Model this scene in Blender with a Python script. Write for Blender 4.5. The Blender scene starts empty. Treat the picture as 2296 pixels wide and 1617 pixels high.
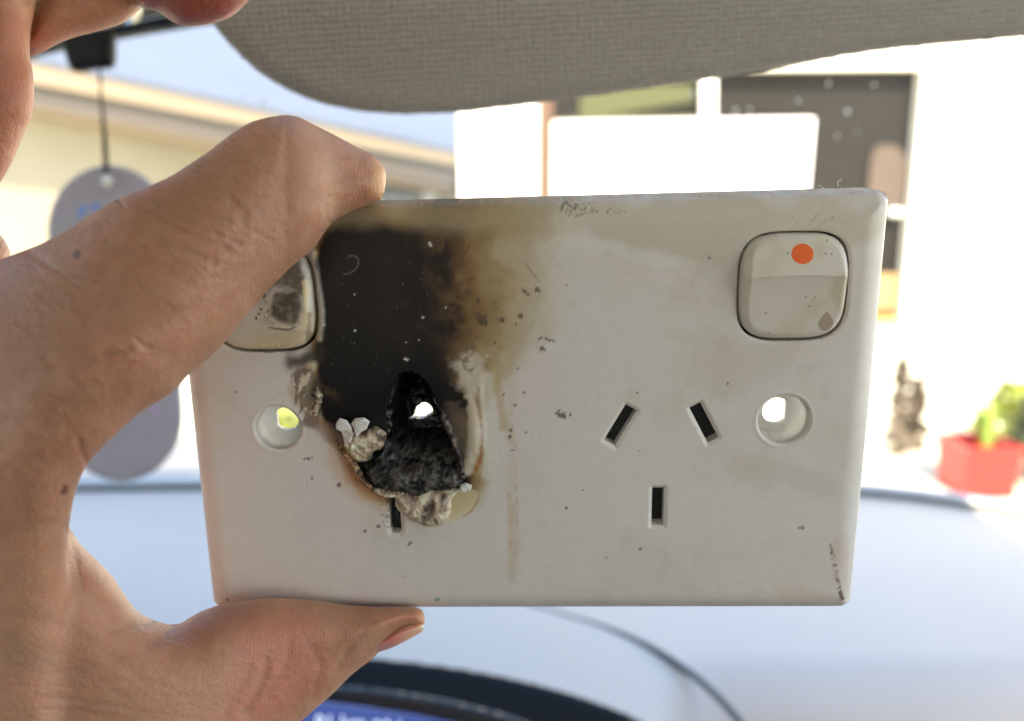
import bpy, math, random
import numpy as np
from mathutils import Vector, Matrix
random.seed(4); RNG = np.random.default_rng(7)

# ------------------------------------------------------------------ camera, world, sun, exposure
SC = bpy.context.scene
COL = SC.collection
F, CX, CY = 1988.0, 1148.0, 808.5          # pinhole, in pixels of a 2296 px wide picture
PITCH = math.radians(12.0)
EYE = 1.2
cp, sp = math.cos(PITCH), math.sin(PITCH)
cam_d = bpy.data.cameras.new('camera')
cam = bpy.data.objects.new('camera', cam_d)
COL.objects.link(cam)
cam.location = (0, 0, EYE)
cam.rotation_euler = (math.radians(90) - PITCH, 0, 0)
cam_d.sensor_width = 36.0
cam_d.lens = 36.0 * F / 2296.0
cam_d.clip_start = 0.01
cam_d.clip_end = 3000
cam_d.dof.use_dof = True
cam_d.dof.focus_distance = 0.150
cam_d.dof.aperture_fstop = 12.5
SC.camera = cam

SUN_EL, SUN_AZ = math.radians(42), math.radians(172)
world = bpy.data.worlds.new("World")
SC.world = world
world.use_nodes = True
wn = world.node_tree
wn.nodes.clear()
sky = wn.nodes.new('ShaderNodeTexSky')
sky.sky_type = 'NISHITA'
sky.sun_disc = False
sky.sun_elevation = SUN_EL
sky.sun_rotation = SUN_AZ
sky.air_density = 1.0
sky.dust_density = 1.6
sky.ozone_density = 1.0
bg = wn.nodes.new('ShaderNodeBackground')
bg.inputs['Strength'].default_value = 0.15
wo = wn.nodes.new('ShaderNodeOutputWorld')
wn.links.new(sky.outputs[0], bg.inputs[0])
wn.links.new(bg.outputs[0], wo.inputs[0])
sun_d = bpy.data.lights.new('sun', 'SUN')
sun_d.energy = 3.6
sun_d.angle = math.radians(0.5)
sun_d.color = (1.0, 0.88, 0.70)
sun = bpy.data.objects.new('sun', sun_d)
COL.objects.link(sun)
sdir = Vector((math.sin(SUN_AZ) * math.cos(SUN_EL), math.cos(SUN_AZ) * math.cos(SUN_EL), math.sin(SUN_EL)))
sun.rotation_euler = sdir.to_track_quat('Z', 'Y').to_euler()
SC.view_settings.view_transform = 'Standard'
SC.view_settings.look = 'None'
SC.view_settings.gamma = 1.0
SC.view_settings.exposure = 2.08
SC.render.engine = 'CYCLES'
SC.cycles.max_bounces = 10
SC.cycles.transparent_max_bounces = 16
SC.cycles.use_denoising = True

# ------------------------------------------------------------------ coordinates
def c2w(P):
    """camera space (x right, y up, z into the scene, metres) to world"""
    P = np.asarray(P, float)
    X, Y, Z = P[..., 0], P[..., 1], P[..., 2]
    return np.stack([X, Z * cp + Y * sp, Y * cp - Z * sp + EYE], -1)

def w2c(P):
    P = np.asarray(P, float)
    x, y, z = P[..., 0], P[..., 1], P[..., 2] - EYE
    return np.stack([x, y * sp + z * cp, y * cp - z * sp], -1)

def ray(px, py):
    px, py = np.broadcast_arrays(np.asarray(px, float), np.asarray(py, float))
    return np.stack([(px - CX) / F, (CY - py) / F, np.ones_like(px)], -1)

def at(px, py, D):
    return c2w(ray(px, py) * np.asarray(D, float)[..., None])

def onz(px, py, z):
    """world point where the sight line meets the level z"""
    r = c2w(ray(px, py)) - np.array([0, 0, EYE])
    t = (z - EYE) / r[..., 2]
    return r * t[..., None] + np.array([0, 0, EYE])

class Frame:
    def __init__(s, o, U, V, N):
        s.o = np.array(o, float)
        s.U, s.V, s.N = [np.array(a, float) / np.linalg.norm(a) for a in (U, V, N)]
    def local(s, px, py):
        r = ray(px, py)
        t = (s.o @ s.N) / (r @ s.N)
        P = r * t[..., None] - s.o
        return P @ s.U, P @ s.V
    def world(s, u, v, w=0.0):
        u, v, w = np.broadcast_arrays(np.asarray(u, float), v, w)
        return c2w(s.o + u[..., None] * s.U + v[..., None] * s.V + w[..., None] * s.N)
    def poly(s, pts):
        pts = np.asarray(pts, float)
        return np.stack(s.local(pts[:, 0], pts[:, 1]), 1)
    def px(s, u, v):
        P = s.o + np.asarray(u)[..., None] * s.U + np.asarray(v)[..., None] * s.V
        return CX + F * P[..., 0] / P[..., 2], CY - F * P[..., 1] / P[..., 2]
    def shift(s, w):
        return Frame(s.o + s.N * w, s.U, s.V, s.N)

def vframe(px, py, D, yaw=0.0):            # upright in the world
    a = math.radians(yaw)
    N = (math.sin(a), sp * math.cos(a), cp * math.cos(a))
    U = (math.cos(a), -sp * math.sin(a), -cp * math.sin(a))
    return Frame(ray(px, py) * D, U, (0, cp, -sp), N)

def tframe(px, py, D, lean=0.0, yaw=0.0):  # lean: degrees the top comes towards the viewer
    l, a = math.radians(lean), math.radians(yaw)
    U = np.array([math.cos(a), 0, -math.sin(a)])
    V = np.array([0, math.cos(l), -math.sin(l)])
    N = np.cross(V, U); N = -N if N[2] < 0 else N
    V = np.cross(U, N); V = -V if V[1] < 0 else V
    return Frame(ray(px, py) * D, U, V, N)

# ------------------------------------------------------------------ numpy helpers
def ss(a, b, x):
    t = np.clip((np.asarray(x, float) - a) / (b - a), 0, 1)
    return t * t * (3 - 2 * t)

_L = RNG.random((8, 256, 256))
def vnoise(x, y, k=0):
    xi = np.floor(x).astype(int); yi = np.floor(y).astype(int)
    fx = x - xi; fy = y - yi
    fx = fx * fx * (3 - 2 * fx); fy = fy * fy * (3 - 2 * fy)
    T = _L[k % 8]
    a = T[xi & 255, yi & 255]; b = T[(xi + 1) & 255, yi & 255]
    c = T[xi & 255, (yi + 1) & 255]; d = T[(xi + 1) & 255, (yi + 1) & 255]
    return (a * (1 - fx) + b * fx) * (1 - fy) + (c * (1 - fx) + d * fx) * fy

def fbm(x, y, s, k=0, octs=4):
    r = 0.0; a = 0.5; x = np.asarray(x, float) / s; y = np.asarray(y, float) / s
    for i in range(octs):
        x, y = .8 * x + .6 * y, .8 * y - .6 * x
        r = r + a * vnoise(x + 17.3 * i, y + 9.1 * i, k + i); a *= 0.5; x = x * 2.03; y = y * 2.03
    return r / (1 - 0.5 ** octs)

def ridged(x, y, s, k=0, octs=4):
    r = 0.0; a = 0.5; x = np.asarray(x, float) / s; y = np.asarray(y, float) / s
    x, y = x + .9 * vnoise(x * .9 + 3, y * .9, k + 3), y + .9 * vnoise(x * .9, y * .9 + 7, k + 4)
    for i in range(octs):
        x, y = .8 * x + .6 * y, .8 * y - .6 * x
        r = r + a * (1 - np.abs(2 * vnoise(x + 5.3 * i, y + 3.1 * i, k + i) - 1)); a *= 0.5; x = x * 2.1; y = y * 2.1
    return r / (1 - 0.5 ** octs)

def poly_sdf(P, x, y):
    """signed distance, positive inside"""
    P = np.asarray(P, float); x = np.asarray(x, float); y = np.asarray(y, float)
    d2 = np.full(x.shape, 1e30); ins = np.zeros(x.shape, bool)
    n = len(P)
    for i in range(n):
        ax, ay = P[i]; bx, by = P[(i + 1) % n]
        ex, ey = bx - ax, by - ay
        L = ex * ex + ey * ey + 1e-30
        t = np.clip(((x - ax) * ex + (y - ay) * ey) / L, 0, 1)
        d2 = np.minimum(d2, (x - ax - t * ex) ** 2 + (y - ay - t * ey) ** 2)
        if ay != by:
            ins ^= ((ay > y) != (by > y)) & (x < ax + (y - ay) * ex / ey)
    d = np.sqrt(d2)
    return np.where(ins, d, -d)

def seg_dist(pts, x, y):
    d2 = np.full(np.shape(x), 1e30)
    for (ax, ay), (bx, by) in zip(pts[:-1], pts[1:]):
        ex, ey = bx - ax, by - ay
        t = np.clip(((x - ax) * ex + (y - ay) * ey) / (ex * ex + ey * ey + 1e-30), 0, 1)
        d2 = np.minimum(d2, (x - ax - t * ex) ** 2 + (y - ay - t * ey) ** 2)
    return np.sqrt(d2)

def smooth_poly(P, n=6, closed=True):
    P = np.asarray(P, float); m = len(P); out = []
    rng = range(m) if closed else range(m - 1)
    for i in rng:
        if closed: p0, p1, p2, p3 = P[i - 1], P[i], P[(i + 1) % m], P[(i + 2) % m]
        else: p0, p1, p2, p3 = P[max(i - 1, 0)], P[i], P[i + 1], P[min(i + 2, m - 1)]
        for k in range(n):
            t = k / n
            out.append(0.5 * (2 * p1 + (p2 - p0) * t + (2 * p0 - 5 * p1 + 4 * p2 - p3) * t * t + (3 * p1 - p0 - 3 * p2 + p3) * t ** 3))
    if not closed: out.append(P[-1])
    return np.array(out)

def mesh_np(name, V, Q, col=None, mat=None, parent=None, smooth=True):
    me = bpy.data.meshes.new(name)
    V = np.asarray(V, np.float32)
    Q = np.asarray(Q, np.int32)
    me.vertices.add(len(V)); me.vertices.foreach_set('co', V.ravel())
    k = Q.shape[1]
    me.loops.add(Q.size); me.loops.foreach_set('vertex_index', Q.ravel())
    me.polygons.add(len(Q))
    me.polygons.foreach_set('loop_start', np.arange(0, Q.size, k, dtype=np.int32))
    me.polygons.foreach_set('loop_total', np.full(len(Q), k, np.int32))
    me.polygons.foreach_set('use_smooth', np.full(len(Q), smooth, bool))
    me.update(); me.validate()
    if col is not None:
        a = me.color_attributes.new('paint', 'FLOAT_COLOR', 'POINT')
        c = np.ones((len(V), 4), np.float32); c[:, :col.shape[1]] = col
        a.data.foreach_set('color', c.ravel())
    return link(name, me, mat, parent)

def round_quad(P, x, y, R):
    """inside distance to a convex quadrilateral with corners rounded to R"""
    c = P.mean(0); D = []
    for i in range(4):
        a, b = P[i], P[(i + 1) % 4]; n = np.array([-(b - a)[1], (b - a)[0]]); n /= np.linalg.norm(n)
        if (c - a) @ n < 0: n = -n
        D.append((x - a[0]) * n[0] + (y - a[1]) * n[1])
    D = np.sort(np.stack(D), 0); d1, d2 = D[0], D[1]
    return np.where(d2 < R, R - np.hypot(R - d1, R - d2), d1)

def link(name, me, mat=None, parent=None):
    o = bpy.data.objects.new(name, me)
    COL.objects.link(o)
    if mat: me.materials.append(mat)
    if parent:
        o.parent = parent
        bpy.context.view_layer.update()
        o.matrix_parent_inverse = parent.matrix_world.inverted()
    return o

def empty(name, loc, label, cat, group=None):
    o = bpy.data.objects.new(name, None); COL.objects.link(o)
    o.location = loc; o.empty_display_size = 0.02
    o['label'] = label; o['category'] = cat
    if group: o['group'] = group
    bpy.context.view_layer.update()
    return o

def cutgrid(s_fn, bounds, step):
    """regular grid trimmed to s_fn(u,v) > 0 with its rim vertices moved onto the contour.
    returns u, v, s, quads, rim edges (ordered so that walls face outward)"""
    u0, u1, v0, v1 = bounds
    nu = int((u1 - u0) / step) + 2; nv = int((v1 - v0) / step) + 2
    u = u0 + step * np.arange(nu); v = v0 + step * np.arange(nv)
    U, V = np.meshgrid(u, v, indexing='ij')
    s = s_fn(U, V)
    gu, gv = np.gradient(s, step)
    g2 = gu ** 2 + gv ** 2 + 1e-9
    near = (np.abs(s) < 0.72 * step) & (g2 > 0.25)
    mu = np.where(near, -s * gu / g2, 0); mv = np.where(near, -s * gv / g2, 0)
    U = U + mu; V = V + mv
    inside = (s > 0) | near
    q = inside[:-1, :-1] & inside[1:, :-1] & inside[1:, 1:] & inside[:-1, 1:]
    alln = near[:-1, :-1] & near[1:, :-1] & near[1:, 1:] & near[:-1, 1:]
    sc = (s[:-1, :-1] + s[1:, :-1] + s[1:, 1:] + s[:-1, 1:])
    q &= ~(alln & (sc < 0))
    idx = np.arange(nu * nv).reshape(nu, nv)
    Q = np.stack([idx[:-1, :-1], idx[1:, :-1], idx[1:, 1:], idx[:-1, 1:]], -1)[q]
    used = np.unique(Q); remap = np.full(nu * nv, -1); remap[used] = np.arange(len(used))
    Q = remap[Q]
    s2 = np.where(near, 0, s)
    U, V, s2 = U.ravel()[used], V.ravel()[used], s2.ravel()[used]
    E = np.concatenate([Q[:, [0, 1]], Q[:, [1, 2]], Q[:, [2, 3]], Q[:, [3, 0]]])
    n = len(used); key = E[:, 0].astype(np.int64) * n + E[:, 1]; rk = E[:, 1].astype(np.int64) * n + E[:, 0]
    rim = E[~np.isin(key, rk)]
    return U, V, s2, Q, rim

# ------------------------------------------------------------------ materials
def hexlin(r, g, b):
    f = lambda c: (c / 255 / 12.92) if c / 255 <= 0.04045 else ((c / 255 + 0.055) / 1.055) ** 2.4
    return (f(r), f(g), f(b))

def mat(name, col=(.5, .5, .5), rough=0.5, metal=0.0, spec=0.5, paint=False, bump=None, var=0.0, var_scale=20, emit=None,
        sss=0.0, trans=0.0, coat=0.0, alpha_rough=False):
    m = bpy.data.materials.new(name); m.use_nodes = True
    nt = m.node_tree; N = nt.nodes; Lk = nt.links
    b = N['Principled BSDF']
    b.inputs['Base Color'].default_value = (*col, 1)
    b.inputs['Roughness'].default_value = rough
    b.inputs['Metallic'].default_value = metal
    b.inputs['Specular IOR Level'].default_value = spec
    b.inputs['Coat Weight'].default_value = coat
    b.inputs['Transmission Weight'].default_value = trans
    if sss:
        b.inputs['Subsurface Weight'].default_value = 1.0
        b.inputs['Subsurface Radius'].default_value = (1.0, 0.35, 0.2)
        b.inputs['Subsurface Scale'].default_value = sss
    tc = N.new('ShaderNodeTexCoord')
    src = None
    if paint:
        at_ = N.new('ShaderNodeAttribute'); at_.attribute_name = 'paint'
        src = at_.outputs['Color']
        if alpha_rough: Lk.new(at_.outputs['Alpha'], b.inputs['Roughness'])
    if var:
        nz = N.new('ShaderNodeTexNoise'); nz.inputs['Scale'].default_value = var_scale; nz.inputs['Detail'].default_value = 5
        Lk.new(tc.outputs['Object'], nz.inputs['Vector'])
        mr = N.new('ShaderNodeMapRange'); mr.inputs['From Min'].default_value = .3; mr.inputs['From Max'].default_value = .7
        mr.inputs['To Min'].default_value = 1 - var; mr.inputs['To Max'].default_value = 1 + var
        Lk.new(nz.outputs['Fac'], mr.inputs['Value'])
        vm = N.new('ShaderNodeVectorMath'); vm.operation = 'SCALE'
        if src is not None: Lk.new(src, vm.inputs[0])
        else: vm.inputs[0].default_value = col
        Lk.new(mr.outputs[0], vm.inputs['Scale'])
        src = vm.outputs[0]
    if src is not None: Lk.new(src, b.inputs['Base Color'])
    if bump:                                    # list of (kind, scale, strength, distance)
        prev = None
        for kind, scale, stren, dist in bump:
            if kind == 'noise':
                t = N.new('ShaderNodeTexNoise'); t.inputs['Scale'].default_value = scale; t.inputs['Detail'].default_value = 6; o = t.outputs['Fac']
            else:
                t = N.new('ShaderNodeTexVoronoi'); t.inputs['Scale'].default_value = scale; o = t.outputs['Distance']
            Lk.new(tc.outputs['Object'], t.inputs['Vector'])
            bp = N.new('ShaderNodeBump'); bp.inputs['Strength'].default_value = stren; bp.inputs['Distance'].default_value = dist
            Lk.new(o, bp.inputs['Height'])
            if prev: Lk.new(prev, bp.inputs['Normal'])
            prev = bp.outputs['Normal']
        Lk.new(prev, b.inputs['Normal'])
    if emit:
        b.inputs['Emission Color'].default_value = (*emit[0], 1); b.inputs['Emission Strength'].default_value = emit[1]
    return m

# ------------------------------------------------------------------ generic builders
def box(name, x0, x1, y0, y1, z0, z1, m, parent=None, bevel=0.0):
    V = np.array([[x, y, z] for x in (x0, x1) for y in (y0, y1) for z in (z0, z1)])
    Q = [[0, 1, 3, 2], [4, 6, 7, 5], [0, 4, 5, 1], [2, 3, 7, 6], [0, 2, 6, 4], [1, 5, 7, 3]]
    o = mesh_np(name, V, Q, None, m, parent, False)
    if bevel:
        md = o.modifiers.new('bevel', 'BEVEL'); md.width = bevel; md.segments = 3
    return o

def prism(name, fr, pts, w0, w1, m, parent=None, bevel=0.0, px=True):
    """polygon (pixels or frame units) on a frame, given thickness from w0 to w1"""
    P = fr.poly(pts) if px else np.asarray(pts, float)
    n = len(P)
    A = fr.world(P[:, 0], P[:, 1], w0); B = fr.world(P[:, 0], P[:, 1], w1)
    V = np.concatenate([A, B])
    me = bpy.data.meshes.new(name)
    me.from_pydata(V.tolist(), [], [list(range(n)), list(range(2 * n - 1, n - 1, -1))] + [[i, i + n, (i + 1) % n + n, (i + 1) % n] for i in range(n)])
    import bmesh
    bm = bmesh.new(); bm.from_mesh(me); bmesh.ops.recalc_face_normals(bm, faces=bm.faces); bm.to_mesh(me); bm.free()
    o = link(name, me, m, parent)
    if bevel:
        md = o.modifiers.new('bevel', 'BEVEL'); md.width = bevel; md.segments = 3
    return o

def slab(name, fr, pts, R0, thick, step, m, parent=None, col=None, hfn=None, px=True, warp=0.0, warp_s=0.01):
    """rounded-edge slab with the outline pts; hfn(u,v,s) adds height towards the viewer on the front"""
    P = fr.poly(pts) if px else np.asarray(pts, float)
    def sf(u, v):
        if warp:
            u = u + warp * (fbm(u, v, warp_s, 1) - .5); v = v + warp * (fbm(u, v, warp_s, 3) - .5)
        return poly_sdf(P, u, v)
    pad = step * 2 + warp
    u, v, s, Q, rim = cutgrid(sf, (P[:, 0].min() - pad, P[:, 0].max() + pad, P[:, 1].min() - pad, P[:, 1].max() + pad), step)
    d = np.clip(s, 0, R0)
    prof = R0 - np.sqrt(np.maximum(R0 ** 2 - (R0 - d) ** 2, 0))
    wf = prof.copy()
    if hfn is not None: wf = wf - hfn(u, v, s) * ss(0, R0 * 1.0, s)
    wb = thick - prof
    n = len(u)
    V = np.concatenate([fr.world(u, v, wf), fr.world(u, v, wb)])
    Qb = Q[:, ::-1] + n
    W = np.stack([rim[:, 1], rim[:, 0], rim[:, 0] + n, rim[:, 1] + n], 1)
    Qa = np.concatenate([Q, Qb, W])
    c = None
    if col is not None:
        c1 = col(u, v, s); c = np.concatenate([c1, c1])
    return mesh_np(name, V, Qa, c, m, parent)

def tube(name, pts, r, m, parent=None, n=12, closed=False):
    pts = [Vector(p) for p in pts]
    rs = r if hasattr(r, '__len__') else [r] * len(pts)
    V = []; Q = []
    up = Vector((0, 0, 1))
    for i, p in enumerate(pts):
        t = (pts[min(i + 1, len(pts) - 1)] - pts[max(i - 1, 0)]).normalized()
        a = t.cross(up) if abs(t.dot(up)) < .95 else t.cross(Vector((0, 1, 0)))
        a.normalize(); b = t.cross(a)
        for k in range(n):
            th = 2 * math.pi * k / n
            V.append(p + (a * math.cos(th) + b * math.sin(th)) * rs[i])
    for i in range(len(pts) - 1):
        for k in range(n):
            Q.append([i * n + k, i * n + (k + 1) % n, (i + 1) * n + (k + 1) % n, (i + 1) * n + k])
    return mesh_np(name, np.array(V), Q, None, m, parent)


# ================================================================== the burnt double power outlet
MM = 1e-3
PF = Frame((2.60024e-3, -9.1055e-3, 152.388e-3), (.9994, .0121, -.0337), (-.0203, .9673, -.2529), (.0296, .2534, .9669))
PF.V = PF.V - PF.U * (PF.U @ PF.V); PF.V /= np.linalg.norm(PF.V)
PF.N = PF.N - PF.U * (PF.U @ PF.N) - PF.V * (PF.V @ PF.N); PF.N /= np.linalg.norm(PF.N)

KA = 1.95
def A(r, g, b, k=1.0):
    return np.array([min(.82, c * KA * k) for c in hexlin(r, g, b)])

outlet = empty('power_outlet', at(1185, 1350, .162).tolist(),
               'white double power outlet faceplate burnt open at its left socket, held by a hand', 'power outlet')

plate_out = PF.shift(3.1 * MM).poly([(382, 471), (1994, 428), (1906, 1358), (480, 1361)])
slots_px = {'l': [(1404, 909), (1429, 922), (1377, 1005), (1356, 984)], 'r': [(1545, 917), (1572, 903), (1610, 982), (1590, 996)],
            'e': [(1463, 1095), (1490, 1095), (1488, 1180), (1461, 1180)]}
def rect_fit(pts):                          # true rectangle with the position, length and slant of the traced one
    P = PF.poly(pts); c = P.mean(0)
    e = P - c; L = np.linalg.svd(e)[2][0]; W_ = np.array([-L[1], L[0]])
    a = np.abs(e @ L).mean(); b = np.abs(e @ W_).mean()
    return np.array([c + L * a + W_ * b, c - L * a + W_ * b, c - L * a - W_ * b, c + L * a - W_ * b])
slotP = [rect_fit(v) for v in slots_px.values()]
ear_left = PF.poly([(872, 1110), (893, 1110), (900, 1190), (894, 1198), (878, 1197), (874, 1188)])
crater_px = [(876, 876), (888, 848), (921, 836), (950, 842), (968, 866), (978, 902), (994, 925), (1008, 948), (1022, 980), (1026, 1021),
             (1040, 1058), (1034, 1082), (1012, 1102), (985, 1106), (950, 1112), (905, 1112), (868, 1104), (836, 1094), (812, 1070), (798, 1040), (800, 1010), (850, 1000),
             (866, 968), (858, 930), (868, 900)]
crater = PF.poly(crater_px)
bore_c = [PF.poly([(1758, 942)])[0], PF.poly([(623, 961)])[0]]; bore_r = [4.35 * MM, 3.95 * MM]
def sup(cx_, cy_, hx, hy, n=3.6, k=72):
    th = np.linspace(0, 2 * np.pi, k, endpoint=False)
    return np.stack([cx_ + hx * np.sign(np.cos(th)) * np.abs(np.cos(th)) ** (2 / n), cy_ + hy * np.sign(np.sin(th)) * np.abs(np.sin(th)) ** (2 / n)], 1)
swR = PF.poly([(1659, 519), (1898, 519), (1898, 765), (1659, 765)])
swc = swR.mean(0); swh = np.array([np.ptp(swR[:, 0]) / 2 * .985, np.ptp(swR[:, 1]) / 2 * .99])
swl = PF.poly([(590, 672)])[0]
wells = [sup(swc[0], swc[1], *swh), sup(swl[0], swl[1], *swh)]

def shapes(u, v):
    out = round_quad(plate_out, u, v, 1.3 * MM)
    S = [out]
    for P in slotP: S.append(-poly_sdf(P, u, v))
    S.append(-poly_sdf(ear_left, u, v))
    uu = u + 2.2 * MM * (fbm(u, v, 2.6 * MM, 2) - .5); vv = v + 2.4 * MM * (fbm(u, v, 2.6 * MM, 5) - .5)
    S.append(-poly_sdf(crater, uu, vv))
    for c, r in zip(bore_c, bore_r): S.append(np.hypot(u - c[0], v - c[1]) - r)
    for w in wells: S.append(-poly_sdf(w, u, v))
    return S
def plate_s(u, v):
    return np.minimum.reduce(shapes(u, v))
hu = plate_out
u, v, s, Q, rim = cutgrid(plate_s, (hu[:, 0].min() - .4 * MM, hu[:, 0].max() + .4 * MM, hu[:, 1].min() - .4 * MM, hu[:, 1].max() + .4 * MM), .2 * MM)
S = shapes(u, v)
which = np.argmin(np.stack(S), 0)
d = np.maximum(round_quad(plate_out, u, v, 2.4 * MM), 0)
# front relief: draft edge, chamfers round the openings, heat-warped skin round the burn
w = 2.6 * MM * (1 - np.minimum(d / (4.6 * MM), 1)) ** 2.2
e = np.maximum(0, 1 - d / (.7 * MM)); w += .8 * MM * e ** 2
du_ = PF.poly([(1190, 900)])[0]
for k in (1, 2, 3):
    e = np.clip(1 - np.maximum(S[k], 0) / (.62 * MM), 0, 1); w += .45 * MM * e * e * (3 - 2 * e)
e = np.clip(1 - np.maximum(S[4], 0) / (.7 * MM), 0, 1); w += .45 * MM * e
for k in (6, 7):
    e = np.clip(1 - np.maximum(S[k], 0) / (.5 * MM), 0, 1); w += .35 * MM * e * e
    r = np.abs(S[k] - .35 * MM * (1 + fbm(u, v, 1.5 * MM, 3)))
    w += -.10 * MM * np.exp(-(r / (.25 * MM)) ** 2)
for k in (8, 9):
    e = np.clip(1 - np.maximum(S[k], 0) / (.5 * MM), 0, 1); w += .35 * MM * e * e
px, py = PF.px(u, v)
w += .03 * MM * (fbm(u, v, 6 * MM, 1) - .5) + .012 * MM * (fbm(u, v, .8 * MM, 2) - .5)

def pm(pts, f, amp=0, sc=30, k=0, smooth=True):
    P = smooth_poly(pts, 4) if smooth else pts
    sd = np.full(px.shape, -1e3)
    P_ = np.asarray(P); near = (px > P_[:, 0].min() - 3 * f - amp - 40) & (px < P_[:, 0].max() + 3 * f + amp + 40) & (py > P_[:, 1].min() - 3 * f - amp - 40) & (py < P_[:, 1].max() + 3 * f + amp + 40)
    sd[near] = poly_sdf(P_, px[near], py[near])
    if amp: sd = sd + amp * 2 * (fbm(px, py, sc, k) - .5)
    return ss(-f, f, sd)
def ln(pts, wd, f, amp=0, sc=20, k=0):
    if len(pts) > 2: pts = smooth_poly(pts, 5, False)
    dd = seg_dist(pts, px, py)
    if amp: dd = dd + amp * 2 * (fbm(px, py, sc, k) - .5)
    return 1 - ss(wd, wd + f, dd)

C = np.tile(A(170, 166, 160), (len(u), 1))
RO = np.full(len(u), .33)
def lay(m, c, op=1.0, ro=None):
    global C, RO
    a = (np.clip(m, 0, 1) * op)[:, None]
    C = C * (1 - a) + np.asarray(c) * a
    if ro is not None: RO = RO * (1 - a[:, 0]) + ro * a[:, 0]
n1 = fbm(px, py, 160, 1); n2 = fbm(px, py, 45, 3); n3 = fbm(px, py, 12, 5); n4 = fbm(px, py, 5, 2)
# general grime: faint warm and cool patches, a tan band under the top edge
lay(ss(.45, .75, n1), A(162, 155, 142), .35)
lay(ss(.5, .8, fbm(px, py, 210, 6)), A(170, 162, 158), .5)
lay(pm([(1130, 455), (1500, 450), (1900, 440), (1980, 470), (1960, 540), (1760, 530), (1600, 590), (1500, 585), (1380, 545), (1250, 520), (1120, 540)], 26, 40, 70, 2), A(148, 141, 122), .55)
lay(pm([(1180, 520), (1340, 535), (1450, 560), (1560, 590), (1480, 600), (1330, 560), (1180, 540)], 8, 10, 30, 4), A(176, 172, 162), .6)
lay(pm([(1560, 790), (1760, 760), (1780, 800), (1650, 900), (1590, 860)], 30, 30, 60, 2), A(148, 140, 126), .35)
lay(pm([(1640, 1010), (1700, 1020), (1850, 1060), (1880, 1120), (1750, 1090), (1650, 1070)], 18, 20, 50, 7), A(154, 144, 130), .35)
lay(ss(.5, .8, n2) * ss(.4, .7, n1), A(150, 144, 130), .25)
lay(pm([(1745, 1315), (1820, 1320), (1880, 1350), (1760, 1350)], 6, 8, 16, 4), A(168, 146, 128), .4)
lay(pm([(1865, 1220), (1905, 1215), (1900, 1350), (1880, 1350)], 6, 8, 16, 4), A(160, 140, 122), .35)
lay(ln([(1862, 1225), (1872, 1270), (1880, 1310), (1890, 1345)], 1.5, 5, 3, 7, 3) * ss(.35, .6, n4), A(84, 60, 52), .9)
lay(ln([(1884, 1330), (1892, 1346)], 3, 3, 2, 7, 3), A(70, 52, 45), .9)
lay(pm([(974, 1346), (984, 1341), (986, 1347), (976, 1353)], 1.5, 0, smooth=False), A(70, 130, 110), .9)
# the burn: one field that runs from black through brown and ochre to clean plastic
core = smooth_poly([(724, 545), (762, 514), (802, 498), (848, 506), (890, 526), (930, 546), (950, 600), (958, 680), (962, 740), (974, 800), (992, 850), (1020, 885), (1044, 900), (1036, 918), (1012, 925), (1014, 960), (1026, 1010), (1036, 1060), (1020, 1100),
                    (860, 1104), (806, 1062), (800, 1010), (752, 978), (716, 930), (694, 893), (704, 866), (716, 838), (716, 700), (718, 600)], 4)
wx = px + 24 * (fbm(px, py, 70, 1) - .5) + 5 * (fbm(px, py, 18, 4) - .5); wy = py + 24 * (fbm(px, py, 70, 3) - .5) + 5 * (fbm(px, py, 18, 6) - .5)
Dn = -poly_sdf(core, wx, wy)
side = ss(880, 1000, px)
wid = 16 + side * (44 + 225 * ss(920, 690, py)) + (1 - ss(500, 570, py)) * 56 + (1 - side) * 12 * ss(960, 1000, py)
tt = Dn / wid + .22 * (fbm(px, py, 110, 5) - .5) * side + .09 * (fbm(px, py, 22, 2) - .5) * (.5 + side)
tt = tt - .16 * pm([(940, 520), (1090, 530), (1080, 650), (1050, 740), (1000, 760), (960, 640)], 50, 20) * ss(.35, .6, fbm(px, py, 50, 6)) * side
KT = [-.25, -.04, .07, .20, .37, .55, .74, .93, 1.15]
KC = [A(30, 27, 25), A(36, 30, 26), A(52, 40, 30), A(76, 58, 38), A(104, 82, 52), A(124, 106, 74), A(144, 132, 106), A(156, 148, 130), A(164, 159, 148)]
KC = np.array(KC); KC[0:3] *= np.array([[.42], [.42], [.6]])
bc = np.stack([np.interp(tt, KT, KC[:, k]) for k in range(3)], 1)
ba = 1 - ss(.75, 1.2, tt)
bc *= (1 - .55 * ss(760, 900, py) * (1 - ss(.05, .3, tt)))[:, None]            # char glazes over towards the hole
C = C * (1 - ba[:, None]) + bc * ba[:, None]
RO = RO * (1 - ba) + ba * np.interp(tt, [0, .3, 1], [.46, .5, .45])
gl = ss(830, 900, py) * (1 - ss(0, .15, tt)); RO = RO * (1 - gl) + .34 * gl
lay(pm([(690, 458), (1000, 452), (1230, 458), (1180, 510), (1040, 524), (860, 500), (730, 500)], 24, 16, 60, 4), A(134, 122, 96), .6)
lay(ss(.52, .8, fbm(px, py, 70, 2)) * pm([(730, 540), (950, 540), (960, 860), (730, 860)], 30, 10), A(46, 36, 30) * .7, .5)
lay(pm([(735, 535), (800, 515), (860, 520), (945, 560), (950, 690), (930, 760), (800, 740), (740, 700)], 50, 26, 50, 3) * (.4 + .6 * ss(.3, .7, fbm(px, py * .3, 34, 4))), A(54, 44, 37) * .6, .35)
lay(ss(.56, .74, fbm(px, py * .35, 20, 6)) * pm([(900, 560), (990, 600), (985, 760), (930, 780)], 30, 10), A(74, 54, 44), .2)
lay(ln([(1050, 555), (1036, 580), (1020, 600)], 1, 6, 2), A(82, 62, 38), .6)
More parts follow.
